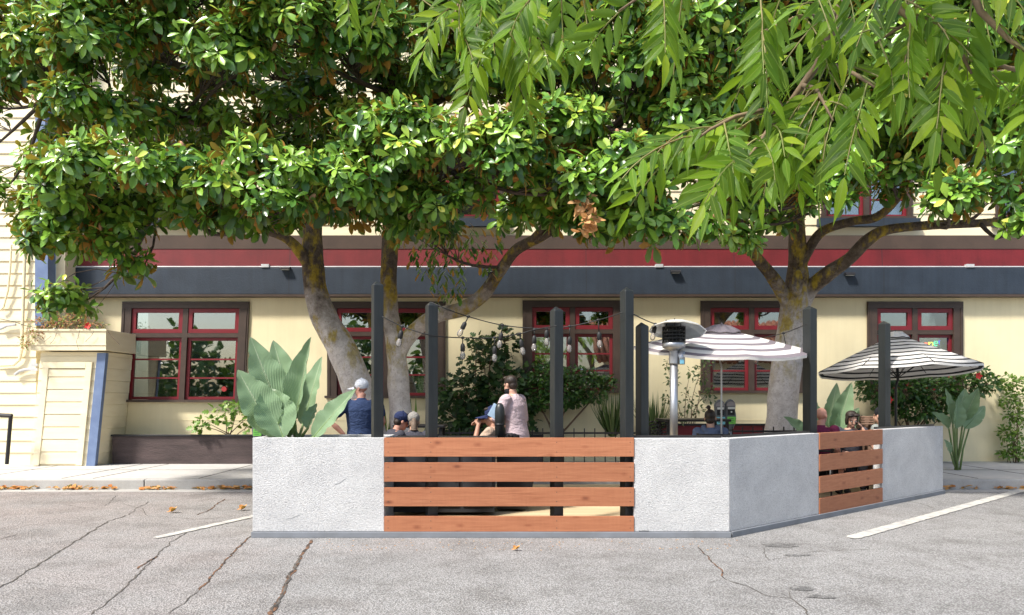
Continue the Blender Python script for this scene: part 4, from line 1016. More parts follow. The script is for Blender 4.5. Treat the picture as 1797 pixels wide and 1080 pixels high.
C2 = [(655,225,9.0,60,38),(700,205,8.9,55,34),(760,225,8.8,65,36),(820,250,8.7,65,36),(860,225,8.8,60,36),(920,240,8.7,65,38),(985,215,8.8,65,40),(1040,200,8.9,55,40),(1080,255,8.8,60,40),(1130,270,8.8,55,40),(900,280,8.7,65,36),(700,270,8.9,55,38),
 (640,310,9.2,55,40),(690,330,9.3,60,40),(760,340,9.2,60,40),(820,320,9.2,60,40),(960,310,9.0,65,42),(1030,320,9.0,60,40),(1090,320,8.9,55,40),(1150,330,9,50,40),(650,365,9.8,50,30),(720,375,9.8,55,26),(930,355,9.5,60,34),(1000,365,9.4,60,34),(1080,375,9.2,60,34),(1130,395,9.2,45,30),(1180,370,9.2,40,40),(880,380,10,40,24,.8),(1060,405,9.6,40,20),(590,345,9.4,45,30),
 (780,120,10.6,80,60),(880,120,10.2,80,60),(980,110,9.8,75,60),(1060,100,9.4,70,60),(1130,110,9.2,60,55),(1180,60,9.0,60,60),(1210,130,9.2,55,50),(1100,30,9.3,80,50),(1200,200,9.4,55,50),(950,20,9.8,110,60),(800,20,10.4,110,70),(1140,175,9.8,60,50),(820,-70,10,150,70),(860,-180,9.8,170,70),(1120,-180,9.6,150,70),(1050,-70,9.6,150,70),  # includes unseen clumps high above the frame, added to shade the crown
 (1120,220,10.6,60,50,.8),(1180,280,10.8,60,50,.8),(1220,200,10.4,60,60,.8),(870,160,11.4,70,50,.7),(620,230,11.4,40,40,.6),(960,130,11.5,90,60,.7),(1040,180,11.3,80,50,.7),(740,170,11.7,60,50,.7),(800,270,11.4,120,60,.6),(980,270,11.2,120,60,.6),(900,60,11.8,180,90,.5),(700,280,11.6,80,60,.6),(1000,370,10.8,120,30,.6),(750,395,11,60,20,.6)]
SP2 = [(745,410,11.8,26,.7),(762,430,11.9,26,.8),(790,415,11.9,26,.6),(812,425,12,22,.8),(728,430,11.8,14,.35),(845,415,11.8,22,.6),(862,430,11.8,14,.55),(780,470,12,22,.5),(800,500,12.1,14,.25),(830,395,11.6,22,.5),(875,395,11.6,16,.35),(763,525,12.2,6,.2),(770,400,11.7,20,.5),(700,405,12.2,8,.3)]
magnolia((ax(716,12.5),12.5,.16), L2, C2, 'magnolia tree with a pale forked trunk and one long branch reaching right', 12.5, sprays=SP2, cones=34)

L3 = [([(1368,840,12.4),(1370,780,12.4),(1373,720,12.4),(1379,640,12.4),(1390,570,12.4),(1397,520,12.4),(1400,470,12.3),(1398,400,12.2),(1392,300,12),(1380,180,11.8),(1370,40,11.6)], [34,29,26,25.5,23,25,16,14,11,9,6]),
      ([(1388,545,12.4),(1372,512,12.3),(1352,482,12.1),(1330,455,11.9),(1305,420,11.6),(1270,370,11.2),(1230,300,10.6)], [13,12,10,9,8,6,4]),
      ([(1404,540,12.4),(1422,508,12.3),(1450,483,12.1),(1490,455,11.9),(1525,420,11.7),(1560,403,11.5),(1640,395,11.2),(1720,392,11),(1830,380,10.8)], [15,14,13,11,10,8,7,6.5,5]),
      ([(1400,480,12.3),(1418,440,12.2),(1445,405,12),(1500,388,11.7),(1540,380,11.5),(1580,340,11.2),(1620,250,10.8),(1680,150,10.4)], [10,9,8,7,7,6,5,3]),
      ([(1390,330,12),(1340,250,11.4),(1280,170,10.8),(1230,90,10.2)], [8,7,5,3])]
C3 = [(1250,60,9.4,60,60),(1320,60,10,70,60),(1250,180,9.6,60,50),(1310,190,10.2,60,55),(1230,260,9.4,55,45),(1290,280,9.8,55,45),(1250,340,9.6,55,40),(1310,350,10.4,55,36),(1230,395,9.6,42,30),(1290,400,10.2,40,26,.8),(1400,120,10.6,70,60),(1400,230,10.8,70,55),(1390,320,11,60,40),(1480,80,10.2,70,60),(1480,200,10.4,65,50),(1500,300,10,60,40),(1460,340,10.2,45,30),
 (1560,60,9.8,75,60),(1650,60,9.6,75,60),(1740,60,9.4,75,60),(1560,190,9.8,65,55),(1640,180,9.8,60,50),(1720,170,9.6,65,55),(1790,180,9.4,55,60),(1580,300,10,40,32,.7),(1690,345,9.2,42,24),(1650,330,9.4,40,22),(1740,330,9.6,45,28),(1790,350,9.4,40,36),(1760,260,9.6,55,42),(1690,250,10.2,45,35,.7),(1400,-50,10,160,60),(1700,-50,9.6,180,60),
 (1540,240,10.6,60,50),(1600,240,10.8,60,50),(1450,20,10.6,90,60),(1790,100,10.4,60,70),(1680,80,11.2,160,70,.6),(1620,300,11.2,70,40,.6),(1740,200,11.4,110,80,.6),(1440,280,11.6,80,70,.6),(1240,120,11.6,100,90,.6),
 (1480,150,11.2,80,70,.8),(1560,250,11.2,70,50,.7),(1640,230,11,70,60,.8),(1720,270,10.8,60,40,.8),(1790,280,10.6,50,50,.8),(1300,230,11.2,70,60,.8),(1280,90,11,70,70,.8),(1380,60,11.6,90,70,.6),(1420,170,11.4,70,60,.7),(1340,130,11.8,120,90,.5),(1600,120,11.6,160,90,.5),(1370,380,11,35,22,.7),(1560,350,10.8,40,24,.6),(1330,300,11.6,80,70,.5)]
magnolia((ax(1368,12.4),12.4,.16), L3, C3, 'magnolia tree with a pale lichen spotted trunk and knot hole behind the slanted side', 12.4, cones=24, knot=(1399,497,12.03))

# withered branch end hanging in the crown
w = empty('withered_branch', at(1030,318,8.6), 'withered branch end with curled tan leaves hanging below the crown', 'dead branch')
b = MB(); b.tube([at(1030,312,8.6),at(1032,340,8.55),at(1028,365,8.5),at(1034,392,8.5)], [.012,.01,.008,.005], 6); b.build('stem', M['twig'], w)
P_, D_, N_ = [], [], []
for i in range(64):
    f = RNG.random(); c = at(1030+RNG.normal()*7, 342+f*66, 8.5); th = RNG.uniform(0,6.28); P_.append(tuple(c)); D_.append((math.cos(th)*.75, math.sin(th)*.6, RNG.uniform(-.9,.25))); N_.append(tuple(rand_unit(1)[0]))
leaves('foliage', P_, D_, N_, RNG.uniform(.10,.16,64), RNG.uniform(.05,.075,64), T_OBO, M['deadleaf'], w, RNG.uniform(-.2,.5,64))

# ================================================================= ASH TREE IN THE FOREGROUND
ash = empty('ash_tree', (3.6,-.6,0), 'leafy ash tree reaching drooping compound leaves into the top of the view', 'tree')
b = MB(); b.tube([(3.6,-.6,0),(3.55,-.5,1.2),(3.5,-.35,2.4),(3.3,.0,3.4),(2.7,.6,4.0),(1.6,1.3,4.2),(.4,1.9,4.1),(-.4,2.1,3.7)], [.20,.16,.14,.11,.08,.055,.035,.02], 14)
tw = []   # twigs: pixel path with depth, then leaf spacing
def twig(path, rad, sp=.055, skip=0, size=1.0):
    pts = [at(*p) for p in path]; b.tube(pts, [rad*(1-.7*i/max(1,len(pts)-1)) for i in range(len(pts))], 7)
    if sp: tw.append((pts, sp*(1.08 if pts[0].x > .75 else .92), skip, size))
SPK = .72
b.tube([(1.6,1.3,4.2), (1.35,1.7,3.4), tuple(at(1500,-60,1.75))], [.03,.022,.019], 8); b.tube([(.4,1.9,4.1), tuple(at(1010,-80,1.8))], [.02,.01], 6)
b.tube([(-.2,2.05,3.8), tuple(at(860,-80,1.95))], [.014,.008], 6); b.tube([(-.4,2.1,3.7), tuple(at(700,-80,2.0))], [.012,.007], 6); b.tube([(2.7,.6,4.0),(1.9,1.2,3.2), tuple(at(1700,-80,1.5))], [.03,.02,.012], 8)
twig([(1500,-60,1.75),(1470,25,1.72),(1440,105,1.7),(1408,150,1.7),(1375,195,1.7)], .018, 0)
twig([(1375,195,1.7),(1335,195,1.66),(1290,205,1.62),(1245,228,1.6),(1215,250,1.6)], .007, .034)
twig([(1375,195,1.7),(1350,225,1.62),(1330,255,1.58),(1310,280,1.55)], .007, .036)
twig([(1408,150,1.7),(1432,155,1.6),(1445,180,1.55),(1462,212,1.5)], .006, .04)
twig([(1440,105,1.7),(1500,130,1.5),(1560,170,1.45)], .006, .05)
twig([(1470,25,1.72),(1400,30,1.6),(1330,60,1.6),(1290,90,1.6)], .006, .055)
twig([(1540,-60,1.5),(1580,20,1.45),(1640,60,1.42),(1690,100,1.4),(1705,130,1.4)], .008, .042)
twig([(1690,-60,1.35),(1720,20,1.35),(1770,70,1.35),(1830,110,1.3)], .008, .05)
twig([(1840,130,1.5),(1770,120,1.48),(1720,100,1.46),(1690,110,1.45)], .006, .05)
twig([(1860,150,1.4),(1800,165,1.4),(1770,190,1.4)], .006, .055)
twig([(1610,30,1.45),(1560,60,1.5),(1530,80,1.5)], .005, .05)
twig([(1700,-80,1.5),(1640,-20,1.5),(1590,10,1.5)], .006, .05)
twig([(1690,100,1.4),(1660,130,1.5),(1640,160,1.55)], .005, .05)
twig([(1460,-60,1.6),(1400,-30,1.55),(1330,-10,1.55)], .006, .05)
twig([(1240,-80,1.6),(1180,-30,1.6),(1130,-10,1.6),(1085,20,1.6)], .006, .07)
twig([(1010,-80,1.8),(960,-30,1.8),(930,20,1.85)], .006, .06)
twig([(860,-80,1.95),(850,-10,1.9),(860,50,1.9),(870,90,1.9)], .007, .034)
twig([(860,-40,1.95),(810,-10,1.9),(790,50,1.85)], .006, .042)
twig([(860,-20,1.9),(905,10,1.9),(930,50,1.9)], .006, .045)
twig([(700,-80,2.0),(705,-40,2.0),(720,-10,2.0)], .006, .06)
twig([(640,-100,2.0),(590,-60,2.0),(570,-45,2.0)], .006, .08)
# unseen canopy above the view, added to shade the leaves below it
for k in range(26):
    x = RNG.uniform(-.2,3.2); y = RNG.uniform(.2,2.1); z = RNG.uniform(3.35,4.4)
    pts = [Vector((x,y,z)), Vector((x+RNG.normal()*.15,y+RNG.normal()*.15,z-.12)), Vector((x+RNG.normal()*.25,y+RNG.normal()*.2,z-.25))]
    b.tube(pts, [.008,.006,.004], 5); tw.append((pts, .08, 0, 1.1))
for k in range(34):
    x = RNG.uniform(-.25,1.3); y = RNG.uniform(.0,1.4); z = RNG.uniform(3.1,4.2)
    pts = [Vector((x,y,z)), Vector((x+RNG.normal()*.15,y+RNG.normal()*.15,z-.1)), Vector((x+RNG.normal()*.25,y+RNG.normal()*.2,z-.2))]
    b.tube(pts, [.008,.006,.004], 5); tw.append((pts, .07, 0, 1.1))
LP, LD, LN, LL, LW, LR = [], [], [], [], [], []; rc = MB()
def compound(p, d0, L, scale, big=1.0):
    d = d0.normalized(); q = p.copy(); pairs = RNG.integers(4,7); step = L/(pairs+1); path = [q.copy()]; side = d.cross(Vector((0,-1,.3))+Vector(rand_unit(1)[0])*.75).normalized()
    for k in range(pairs+1):
        d = (d + Vector((0,0,-.17)) + Vector(rand_unit(1)[0])*.06).normalized(); q = q + d*step*(1.25 if k == 0 else 1); path.append(q.copy())
        s = (side - d*side.dot(d)).normalized(); nrm = s.cross(d); nrm = nrm if nrm.z > 0 else -nrm
        for sg in ((-1, 1) if k < pairs else (0,)):
            ld = (s*sg*.85 + d*.75 + Vector((0,0,-.35)) + Vector(rand_unit(1)[0])*.13) if sg else d + Vector((0,0,-.15))
            l = scale*RNG.uniform(.062,.090)*(.8 if k == 0 else 1)
            LP.append(q + ld.normalized()*.004); LD.append(ld); LN.append(nrm + Vector(rand_unit(1)[0])*.22); LL.append(l); LW.append(l*RNG.uniform(.22,.275)); LR.append(RNG.uniform(.0,.3))
    rc.tube(path, [.0022*(1-.6*i/len(path)) for i in range(len(path))], 4, cap=False)
for pts, sp, skip, size in tw:
    side = 1; carry = 0
    for i in range(len(pts)-1):
        seg = pts[i+1]-pts[i]; t = carry
        while t < seg.length:
            if RNG.random() > .06:
                p = pts[i] + seg*(t/seg.length); d = seg.normalized(); r = d.cross(Vector(rand_unit(1)[0])).normalized()
                compound(p, d*.35 + r*.75 + Vector((0,0,-.42)), RNG.uniform(.15,.215)*size, RNG.uniform(.85,1.12)*size)
            t += sp*RNG.uniform(.7,1.3)
        carry = t - seg.length
b.build('trunk', M['ashbark'], ash, True); tag(rc.build('leaf_stalks', M['ashrachis'], ash), kind='stuff')
leaves('crown', [tuple(p) for p in LP], [tuple(p) for p in LD], [tuple(p) for p in LN], LL, LW, T_LAN, M['ash'], ash, LR, uv=True)

# ================================================================= SHRUBS AND PLANTS
def shrub(name, base, blobs, L, asp, tpl, mat, lab, cat='shrub', stems=3, upness=.3, flowers=(), srad=.02, droop=.15, shell=.55, tw_n=5):
    """blobs: (px, py, Y, rx, ry, leaves)"""
    e = empty(name, base, lab, cat); P, D, N, LL = [], [], [], []; st = MB(); base = Vector(base)
    if name in ('hibiscus_shrub','climbing_vine'): blobs = [(*q[:5], int(q[5]*(3 if name == 'climbing_vine' else 1.75))) for q in blobs]
    for px, py, Y, rx, ry, n in blobs:
        c = at(px,py,Y); R = Vector((rx*Y/F, min(.32, .6*rx*Y/F+.08), ry*Y/F))
        b0 = base + Vector((RNG.normal()*.06, RNG.normal()*.04, 0)); st.tube(curve(b0, c, -.06, 6, .1), [srad*(1-.7*i/6) for i in range(7)], 6)
        for k in range(tw_n):
            q = rand_unit(1)[0]; st.tube(curve(c, c+Vector((q[0]*R.x,q[1]*R.y,q[2]*R.z))*.9, .02, 3, .1), [srad*.35,srad*.3,srad*.25,srad*.15], 4, cap=False)
        for k in range(n):
            q = rand_unit(1)[0]; r = RNG.uniform(shell,1.05)*(1+.25*mnoise.noise(Vector(q)*2.3+c)); p = c + Vector((q[0]*R.x*r, q[1]*R.y*r, q[2]*R.z*r))
            if p.y > 14.93: p.y = 14.93 - RNG.random()*.05
            d = Vector((q[0],q[1]-.2,q[2]*.6-.15)) + Vector(rand_unit(1)[0])*.7; nn = Vector((q[0]*.4,q[1]*.4-.45,.7)) + Vector(rand_unit(1)[0])*.45
            P.append(tuple(p)); D.append(tuple(d)); N.append(tuple(nn)); LL.append(L*RNG.uniform(.65,1.2))
    st.build('stems', M['stemb'], e, True); LL = np.array(LL)
    leaves('foliage', P, D, N, LL, LL*asp, tpl, mat, e, RNG.uniform(0,droop*2,len(P)))
    for fx, fy, fY in flowers:
        m = MB(); c = at(fx,fy,fY)
        for k in range(5):
            a = 2*math.pi*k/5; u = Vector((math.cos(a),-.5,math.sin(a))); v = Vector((-math.sin(a),0,math.cos(a)))
            m.add([c, c+u*.045+v*.03, c+u*.075, c+u*.045-v*.03], [(0,1,2,3)])
        m.build('flower', M['redflower'], e)
    return e
sb = lambda px, Y, z=.7: (ax(px,Y), Y, z)
shrub('fig_shrub', sb(855,14.6), [(850,640,14.5,42,40,210),(885,600,14.6,26,24,80),(862,612,14.6,30,22,80),(820,690,14.4,46,34,230),(880,690,14.4,50,44,300),(800,735,14.4,38,28,170),(850,745,14.3,52,26,230),(905,735,14.4,36,30,150),(790,690,14.5,26,22,70),(838,600,14.6,16,14,24),(915,660,14.6,22,18,50)],
      .15, .85, T_FIG, M['fig'], 'tall dark green fig shrub with lobed leaves behind the person in the pink shirt', srad=.025)
shrub('hibiscus_shrub', sb(975,14.6), [(935,690,14.5,34,28,190),(985,685,14.4,42,34,300),(1035,680,14.4,38,28,240),(960,660,14.5,30,18,120),(990,704,14.4,34,12,90),(940,712,14.5,24,12,50),(1065,672,14.5,16,14,50),(1005,655,14.6,24,14,70),(950,640,14.6,16,12,40)],
      .10, .62, T_OVA, M['hib'], 'rounded glossy shrub below the middle window', srad=.022)
shrub('hibiscus_shrub', sb(1600,14.6,.5), [(1540,680,14.5,36,26,210),(1590,685,14.4,44,30,320),(1640,690,14.4,46,30,330),(1690,680,14.4,42,26,270),(1730,672,14.5,22,18,100),(1610,720,14.4,40,20,200),(1660,725,14.5,36,14,120),(1560,715,14.5,26,18,100),(1520,672,14.6,16,14,50),(1715,655,14.6,20,10,50)],
      .105, .6, T_OVA, M['hib'], 'wide glossy hibiscus hedge with red flowers below the rightmost window', srad=.022,
      flowers=[(1716,660,14.05),(1545,664,14.1),(1560,702,14.0)])
shrub('small_fig', sb(405,14.6), [(420,712,14.5,26,10,34),(395,722,14.5,24,10,30),(365,742,14.4,18,10,24),(350,748,14.4,14,8,16),(440,728,14.5,12,14,18),(410,745,14.5,14,8,12),(435,750,14.5,8,8,8)],
      .13, .85, T_FIG, M['vine'], 'small sparse fig plant on the brown planter wall under the leftmost window', 'plant', srad=.012, tw_n=3)
shrub('thin_shrub', sb(1208,14.5), [(1180,665,14.4,14,22,34),(1172,700,14.4,12,14,26),(1210,700,14.4,20,24,40),(1232,660,14.4,16,26,56),(1245,690,14.4,12,24,50),(1225,720,14.4,18,14,30),(1195,735,14.4,16,14,22),(1240,632,14.5,10,14,22),(1170,640,14.5,8,14,14),(1212,655,14.5,8,10,12)],
      .085, .55, T_OVA, M['thin'], 'tall thin shrub with sparse leaves beside the patio heater pole', srad=.010, shell=.2, tw_n=4)
vb = [(1775,670,14.7,24,12,50),(1768,700,14.7,14,18,34),(1790,700,14.7,12,22,34),(1780,730,14.7,16,16,34),(1765,760,14.7,12,18,34),(1785,770,14.7,14,18,36),(1795,740,14.7,10,14,20),(1770,795,14.7,18,12,40),(1795,798,14.7,14,12,28),(1757,676,14.7,8,8,12)]
shrub('climbing_vine', sb(1778,14.7,.16), vb, .085, .6, T_OVA, M['vine'], 'light green climbing vine on the wall at the right edge', 'vine', srad=.008, shell=.3, tw_n=4)
shrub('succulent_plant', (ax(120,14.3),14.3,pz1-.05), [(80,565,14.2,26,12,260),(110,568,14.0,34,14,260),(140,562,14.0,32,16,260),(168,570,14.0,18,12,120),(60,585,13.75,12,12,80),(45,602,13.75,10,18,90),(130,540,14.2,28,16,150),(95,545,14.2,24,14,130)],
      .055, .45, T_OVA, M['dryfoliage'], 'dry red and green trailing succulent in the pillar planter', 'plant', srad=.005, shell=.2, tw_n=8, flowers=[(155,572,13.84)])
b = MB()
for (pts) in [[(140,580),(137,592),(134,600),(138,614)],[(165,582),(160,590),(150,600)],[(70,582),(66,592),(78,600),(90,590)],[(185,575),(195,590),(210,605)],[(100,583),(95,596),(88,604)]]:
    b.tube([at(x,y,13.80) for x,y in pts], .004, 4)
b.build('runner', M['stemb'], bpy.data.objects['succulent_plant'])

def blades(name, base, n, L, W, lab, mat, spread, cat='plant', tpl=T_STRAP, up=1.0):
    e = empty(name, base, lab, cat); P, D, N, LL, DR = [], [], [], [], []
    for i in range(n):
        th = RNG.uniform(0,6.28); s = spread*math.sqrt(RNG.random()); d = Vector((math.cos(th)*s, math.sin(th)*s*.6, up)); P.append(tuple(Vector(base)+Vector((math.cos(th)*.05,math.sin(th)*.04,0))))
        D.append(tuple(d)); N.append((-d.x*1.0+.001, -d.y, .35)); LL.append(L*RNG.uniform(.6,1.1)); DR.append(-.10-.35*s*RNG.random())
    leaves('foliage', P, D, [(-a[0],-a[1],a[2]) for a in N], LL, W, tpl, mat, e, [-x for x in DR]); return e
blades('spiky_plant', (ax(1075,14.2),14.2,.72), 150, .88, .022, 'spiky grass like plant between the two posts left of the patio heater', M['blade'], 1.0)
blades('spiky_plant', (ax(1145,14.2),14.2,.72), 130, .85, .022, 'spiky grass like plant behind the shorter black post', M['blade'], 1.0)
blades('strap_plant', (ax(725,13.9),13.9,.55), 12, .95, .075, 'broad bladed green plant to the right of the forked trunk base', M['vine'], 1.3)
blades('strap_plant', (ax(672,13.9),13.9,.6), 10, .85, .07, 'broad bladed green plant to the left of the forked trunk base', M['vine'], .5)

def paddle_plant(base, lvs, lab, zoff=0):
    """lvs: (base px, base py, tip px, tip py, half width px, depth, face, bend)"""
    e = empty('bird_of_paradise', base, lab, 'plant'); base = Vector(base)
    for k, (bx, by, tx, ty, hw, Y, face, bend) in enumerate(lvs):
        a = at(bx,by,Y); c = at(tx,ty,Y + (.12 if k % 2 else -.10)); L = (c-a).length; d = (c-a).normalized(); W = hw*2*Y/F
        s = d.cross(Vector((0,-1,0))).normalized(); nrm = Vector((face, -1, .25)); nrm = (nrm - d*nrm.dot(d)).normalized(); s = d.cross(nrm)
        st = MB(); g = a + (base-a)*.5 + Vector((0,0,-.02)); st.tube([base+Vector((RNG.normal()*.03,RNG.normal()*.03,0)), g, a, a+d*.02], [.02,.017,.013,.011], 8); so = st.build('stem', M['stemg'], e, True)
        NU, NV = 26, 8; vs = []; uvs = []
        for i in range(NU+1):
            u = i/NU; w = W*.88*(math.sin(math.pi*min(1,(u*.97+.02))**.74)**.86)*(1 if u < .97 else .4)*.5
            for j in range(-NV//2, NV//2+1):
                v = j/(NV/2); rip = .012*math.sin(u*26+k)*abs(v)*math.sin(u*3.1)
                tear = (.86 if ((i*7+j+k*3) % 13 == 0 and abs(v) == 1) else 1)
                q = a + d*(u*L) + s*(v*w*tear) + nrm*(-(1-abs(v))*0.0 + abs(v)**1.2*w*(.42+.28*(k%3)) + rip - bend*L*u*u) + s*(bend*.5*L*u*u*(1 if face > 0 else -1))
                vs.append(q); uvs.append((u, v*.5+.5))
        m = MB(); n = NV+1; fs = [(i*n+j, i*n+j+1, (i+1)*n+j+1, (i+1)*n+j) for i in range(NU) for j in range(NV)]
        m.add(vs, fs); lf = m.build('leaf', M['bop'], e, True); uvl = lf.data.uv_layers.new(name='UVMap')
        for lp in lf.data.loops: uvl.data[lp.index].uv = uvs[lp.vertex_index]
        r = MB(); r.tube([vs[i*n+NV//2] - nrm*.004 for i in range(NU+1)], [.011*(1-.85*i/NU) for i in range(NU+1)], 6); r.build('midrib', M['stemg'], lf, True)
Yb = 7.92
paddle_plant((ax(522,Yb),Yb,TOP-.03), [(497,735,437,592,36,8.02,.45,.05),(515,722,478,597,30,8.12,.3,.02),(517,742,546,592,25,7.95,-.35,-.01),(532,745,563,625,26,8.1,-.5,.05),(483,764,414,650,38,7.85,.5,.08),(497,768,466,680,40,7.8,.3,.02),(550,768,621,683,24,7.80,-.6,.08),(540,752,556,708,15,7.86,-.4,.02),(505,765,512,706,18,7.95,.1,0)],
    'large grey green paddle leaved plant growing from the white stucco planter')
Yc = 10.9
paddle_plant((ax(1440,Yc),Yc,.3), [(1445,772,1420,690,16,11.0,.4,.04),(1450,765,1470,672,17,11.0,-.2,.02),(1465,765,1496,672,19,10.9,-.4,.03),(1470,772,1510,715,17,10.9,-.6,.06),(1420,772,1378,732,15,10.8,.6,.07),(1475,780,1480,712,20,10.8,-.1,.01)],
    'paddle leaved plant behind the post in front of the bald person')
Yd = 13.2
paddle_plant((ax(1678,Yd),Yd,.16), [(1672,745,1660,682,12,13.2,.3,.03),(1680,735,1695,682,14,13.3,-.2,.02),(1690,738,1718,682,15,13.2,-.5,.03),(1693,752,1731,712,15,13.1,-.6,.05),(1665,752,1637,724,13,13.1,.6,.06),(1676,752,1680,700,13,13.0,.1,0),(1668,795,1658,772,9,13.0,.4,.04),(1702,748,1706,705,12,13.35,-.3,.02)],
    'slender paddle leaved plant on the sidewalk right of the parklet')
# ================================================================= PEOPLE
def solid(parts_fn, vox, name, smooth_it=3):
    """union of overlapping closed pieces as one continuous mesh"""
    m = MB(); parts_fn(m); me = m.mesh(name, []); o = bpy.data.objects.new(name, me); COL.objects.link(o)
    return bake(o, [('REMESH', dict(mode='VOXEL', voxel_size=vox, use_smooth_shade=True)), ('SMOOTH', dict(factor=.5, iterations=smooth_it))])
def limb(m, pts, rad, n=12):
    """tapered limb with round ends"""
    P = [Vector(p) for p in pts]; Q = [P[0]-(P[1]-P[0]).normalized()*rad[0]*.6]; R = [rad[0]*.6]
    for i, p in enumerate(P):
        Q.append(p); R.append(rad[i])
        if i < len(P)-1: Q.append(p.lerp(P[i+1],.35)); R.append((rad[i]*.65+rad[i+1]*.35)*1.08)
    Q.append(P[-1]+(P[-1]-P[-2]).normalized()*rad[-1]*.6); R.append(rad[-1]*.6)
    m.tube(Q, R, n)
SKIN = {k: pmat('skin_'+k, c, tuple(x*.86 for x in c), 14, .55) for k, c in dict(light=(.52,.30,.215), tan=(.44,.235,.16), ruddy=(.50,.25,.18)).items()}
def fabric(name, c, fold=9):
    t = NT(name); v = t.coords(); t.set(Base_Color=t.ramp(t.noise(v,5,5), [(.3,tuple(x*.92 for x in c)),(.7,c)]), Roughness=.9); t.bsdf.inputs['Specular IOR Level'].default_value = .15
    t.bump(t.math('ADD', t.noise(t.scaled(v,(1,1,1.6)), fold, 3, .6, 1.2), t.math('MULTIPLY', t.noise(v,220,2), .02)), .55, .05); return t.mat
HAIR = pmat('dark_brown_hair', (.035,.022,.016), (.015,.010,.008), 30, .45, .8, 60, .01, stretch=(1,1,.3))

def person(lab, x, y, z, h, yaw, seated, skin, shirt, trousers, wide=1.0, head_yaw=0, head_pitch=0, arms=None, sleeve='short', lean=0, extra=None, face=False, beard=None):
    """x,y,z: where the feet (standing) or the seat foot point is; yaw 0 faces away from the road"""
    s = h/1.75; e = empty('person', (x,y,z), lab, 'person'); Rz = Matrix.Rotation(yaw,3,'Z')
    def W(p):
        p = Vector(p); k = 1+(wide-1)*max(0,min(1,((hip+.58)-p.z)/.08)); return Vector((x,y,z)) + Rz@(Vector((p.x*k,p.y*k,p.z))*s)
    hip = .93 if not seated else .50; back = 0.0
    Lr = Matrix.Rotation(-lean,3,'X')
    B = lambda px_, py_, pz_: Vector((0,0,hip)) + Lr@Vector((px_,py_,pz_-.93))      # torso space (standing heights)
    sh = {sx: B(sx*.185,0,1.42) for sx in (-1,1)}
    arms = arms or {}
    el, wr = {}, {}
    for sx in (-1,1):
        a = arms.get(sx, ((sx*.24,-.03,1.13),(sx*.24,.10,.90))); el[sx] = B(*a[0]); wr[sx] = B(*a[1])
    hc = B(0,.03,1.625); Hm = Lr@Matrix.Rotation(head_yaw,3,'Z')@Matrix.Rotation(-head_pitch,3,'X')
    HW = lambda p: hc + Hm@(Vector(p)*1.04)
    if seated:
        kn = {sx: Vector((sx*.12,.42,.50)) for sx in (-1,1)}; an = {sx: Vector((sx*.12,.42,.09)) for sx in (-1,1)}
    else:
        kn = {sx: Vector((sx*.10,.03,.50)) for sx in (-1,1)}; an = {sx: Vector((sx*.11,-.02,.09)) for sx in (-1,1)}
    TORSO = [((0,-.005,.86),.155,.115),((0,0,.93),.165,.12),((0,.0,1.05),.15,.108),((0,0,1.2),.165,.115),((0,-.005,1.32),.178,.115),((0,-.005,1.40),.165,.095),((0,.0,1.455),.11,.075),((0,.0,1.48),.065,.06)]
    def torso(m, k=1.0, add=0.0, z0=.86, z1=1.5):
        m.loft([(B(*c), rx*k+add, ry*k+add, Lr) for c, rx, ry in TORSO if z0-.001 <= c[2] <= z1], 20)
    def hand(m, sx):
        d = (wr[sx]-el[sx]).normalized(); side = d.cross(Vector((0,0,1))); side = side.normalized() if side.length > .1 else Vector((1,0,0)); up = side.cross(d)
        m.ball(wr[sx]+d*.05, .042, .055, .022, 10, 8, M=Matrix((side,d,up)).transposed())
        for q in range(4):
            o = side*(-.03+.02*q); L = [.062,.075,.07,.055][q]; p0 = wr[sx]+d*.085+o
            m.tube([p0, p0+d*L*.5-up*.006, p0+d*L*.8-up*.028, p0+d*L*.85-up*.045], [.0105,.010,.009,.007], 7)
        t0 = wr[sx]+d*.035+side*.035*sx; m.tube([t0, t0+d*.03+side*.025*sx, t0+d*.06+side*.028*sx-up*.01], [.013,.011,.009], 7)
    def body(m):
        torso(m, .94); m.tube([B(0,-.01,1.42), B(0,.0,1.50), hc+Hm@Vector((0,-.02,-.07))], [.062,.056,.056], 14)
        for sx in (-1,1):
            m.ball(sh[sx], .062,.06,.06, 12, 8); limb(m, [sh[sx], el[sx], wr[sx]], [.052,.040,.027]); hand(m, sx)
            limb(m, [Vector((sx*.09,0,hip)), kn[sx], an[sx]], [.085,.058,.040])
            m.ball(an[sx]+Vector((0,.06,-.05)), .042,.12,.04, 10, 8)
        # head: skull, face wedge, jaw, nose, brow, ears
        m.ball(HW((0,-.015,.03)), .076,.094,.088, 16, 12, M=Hm); m.ball(HW((0,.022,-.045)), .058,.066,.075, 14, 10, M=Hm); m.ball(HW((0,.05,-.098)), .030,.030,.022, 10, 8, M=Hm)
        m.ball(HW((0,.092,-.025)), .013,.016,.028, 8, 8, M=Hm); m.ball(HW((0,.100,-.042)), .016,.014,.012, 8, 6, M=Hm); m.ball(HW((0,.062,.012)), .060,.028,.014, 12, 8, M=Hm)
        for sx in (-1,1): m.ball(HW((sx*.077,-.01,-.012)), .010,.020,.032, 8, 8, M=Hm)
        m.ball(HW((0,.082,-.075)), .022,.012,.006, 8, 6, M=Hm); m.ball(HW((0,.082,-.086)), .018,.011,.006, 8, 6, M=Hm)
    def place(me, name, mat, parent=e):
        o_ = origin(parent)
        for v in me.vertices: v.co = W(v.co) - o_
        me.materials.append(mat); me.polygons.foreach_set('use_smooth', [True]*len(me.polygons)); me.update(); me.name = name
        o = bpy.data.objects.new(name, me); COL.objects.link(o); o.parent = parent; return o
    bo = place(solid(body, .0085, 'body'), 'body', SKIN[skin])
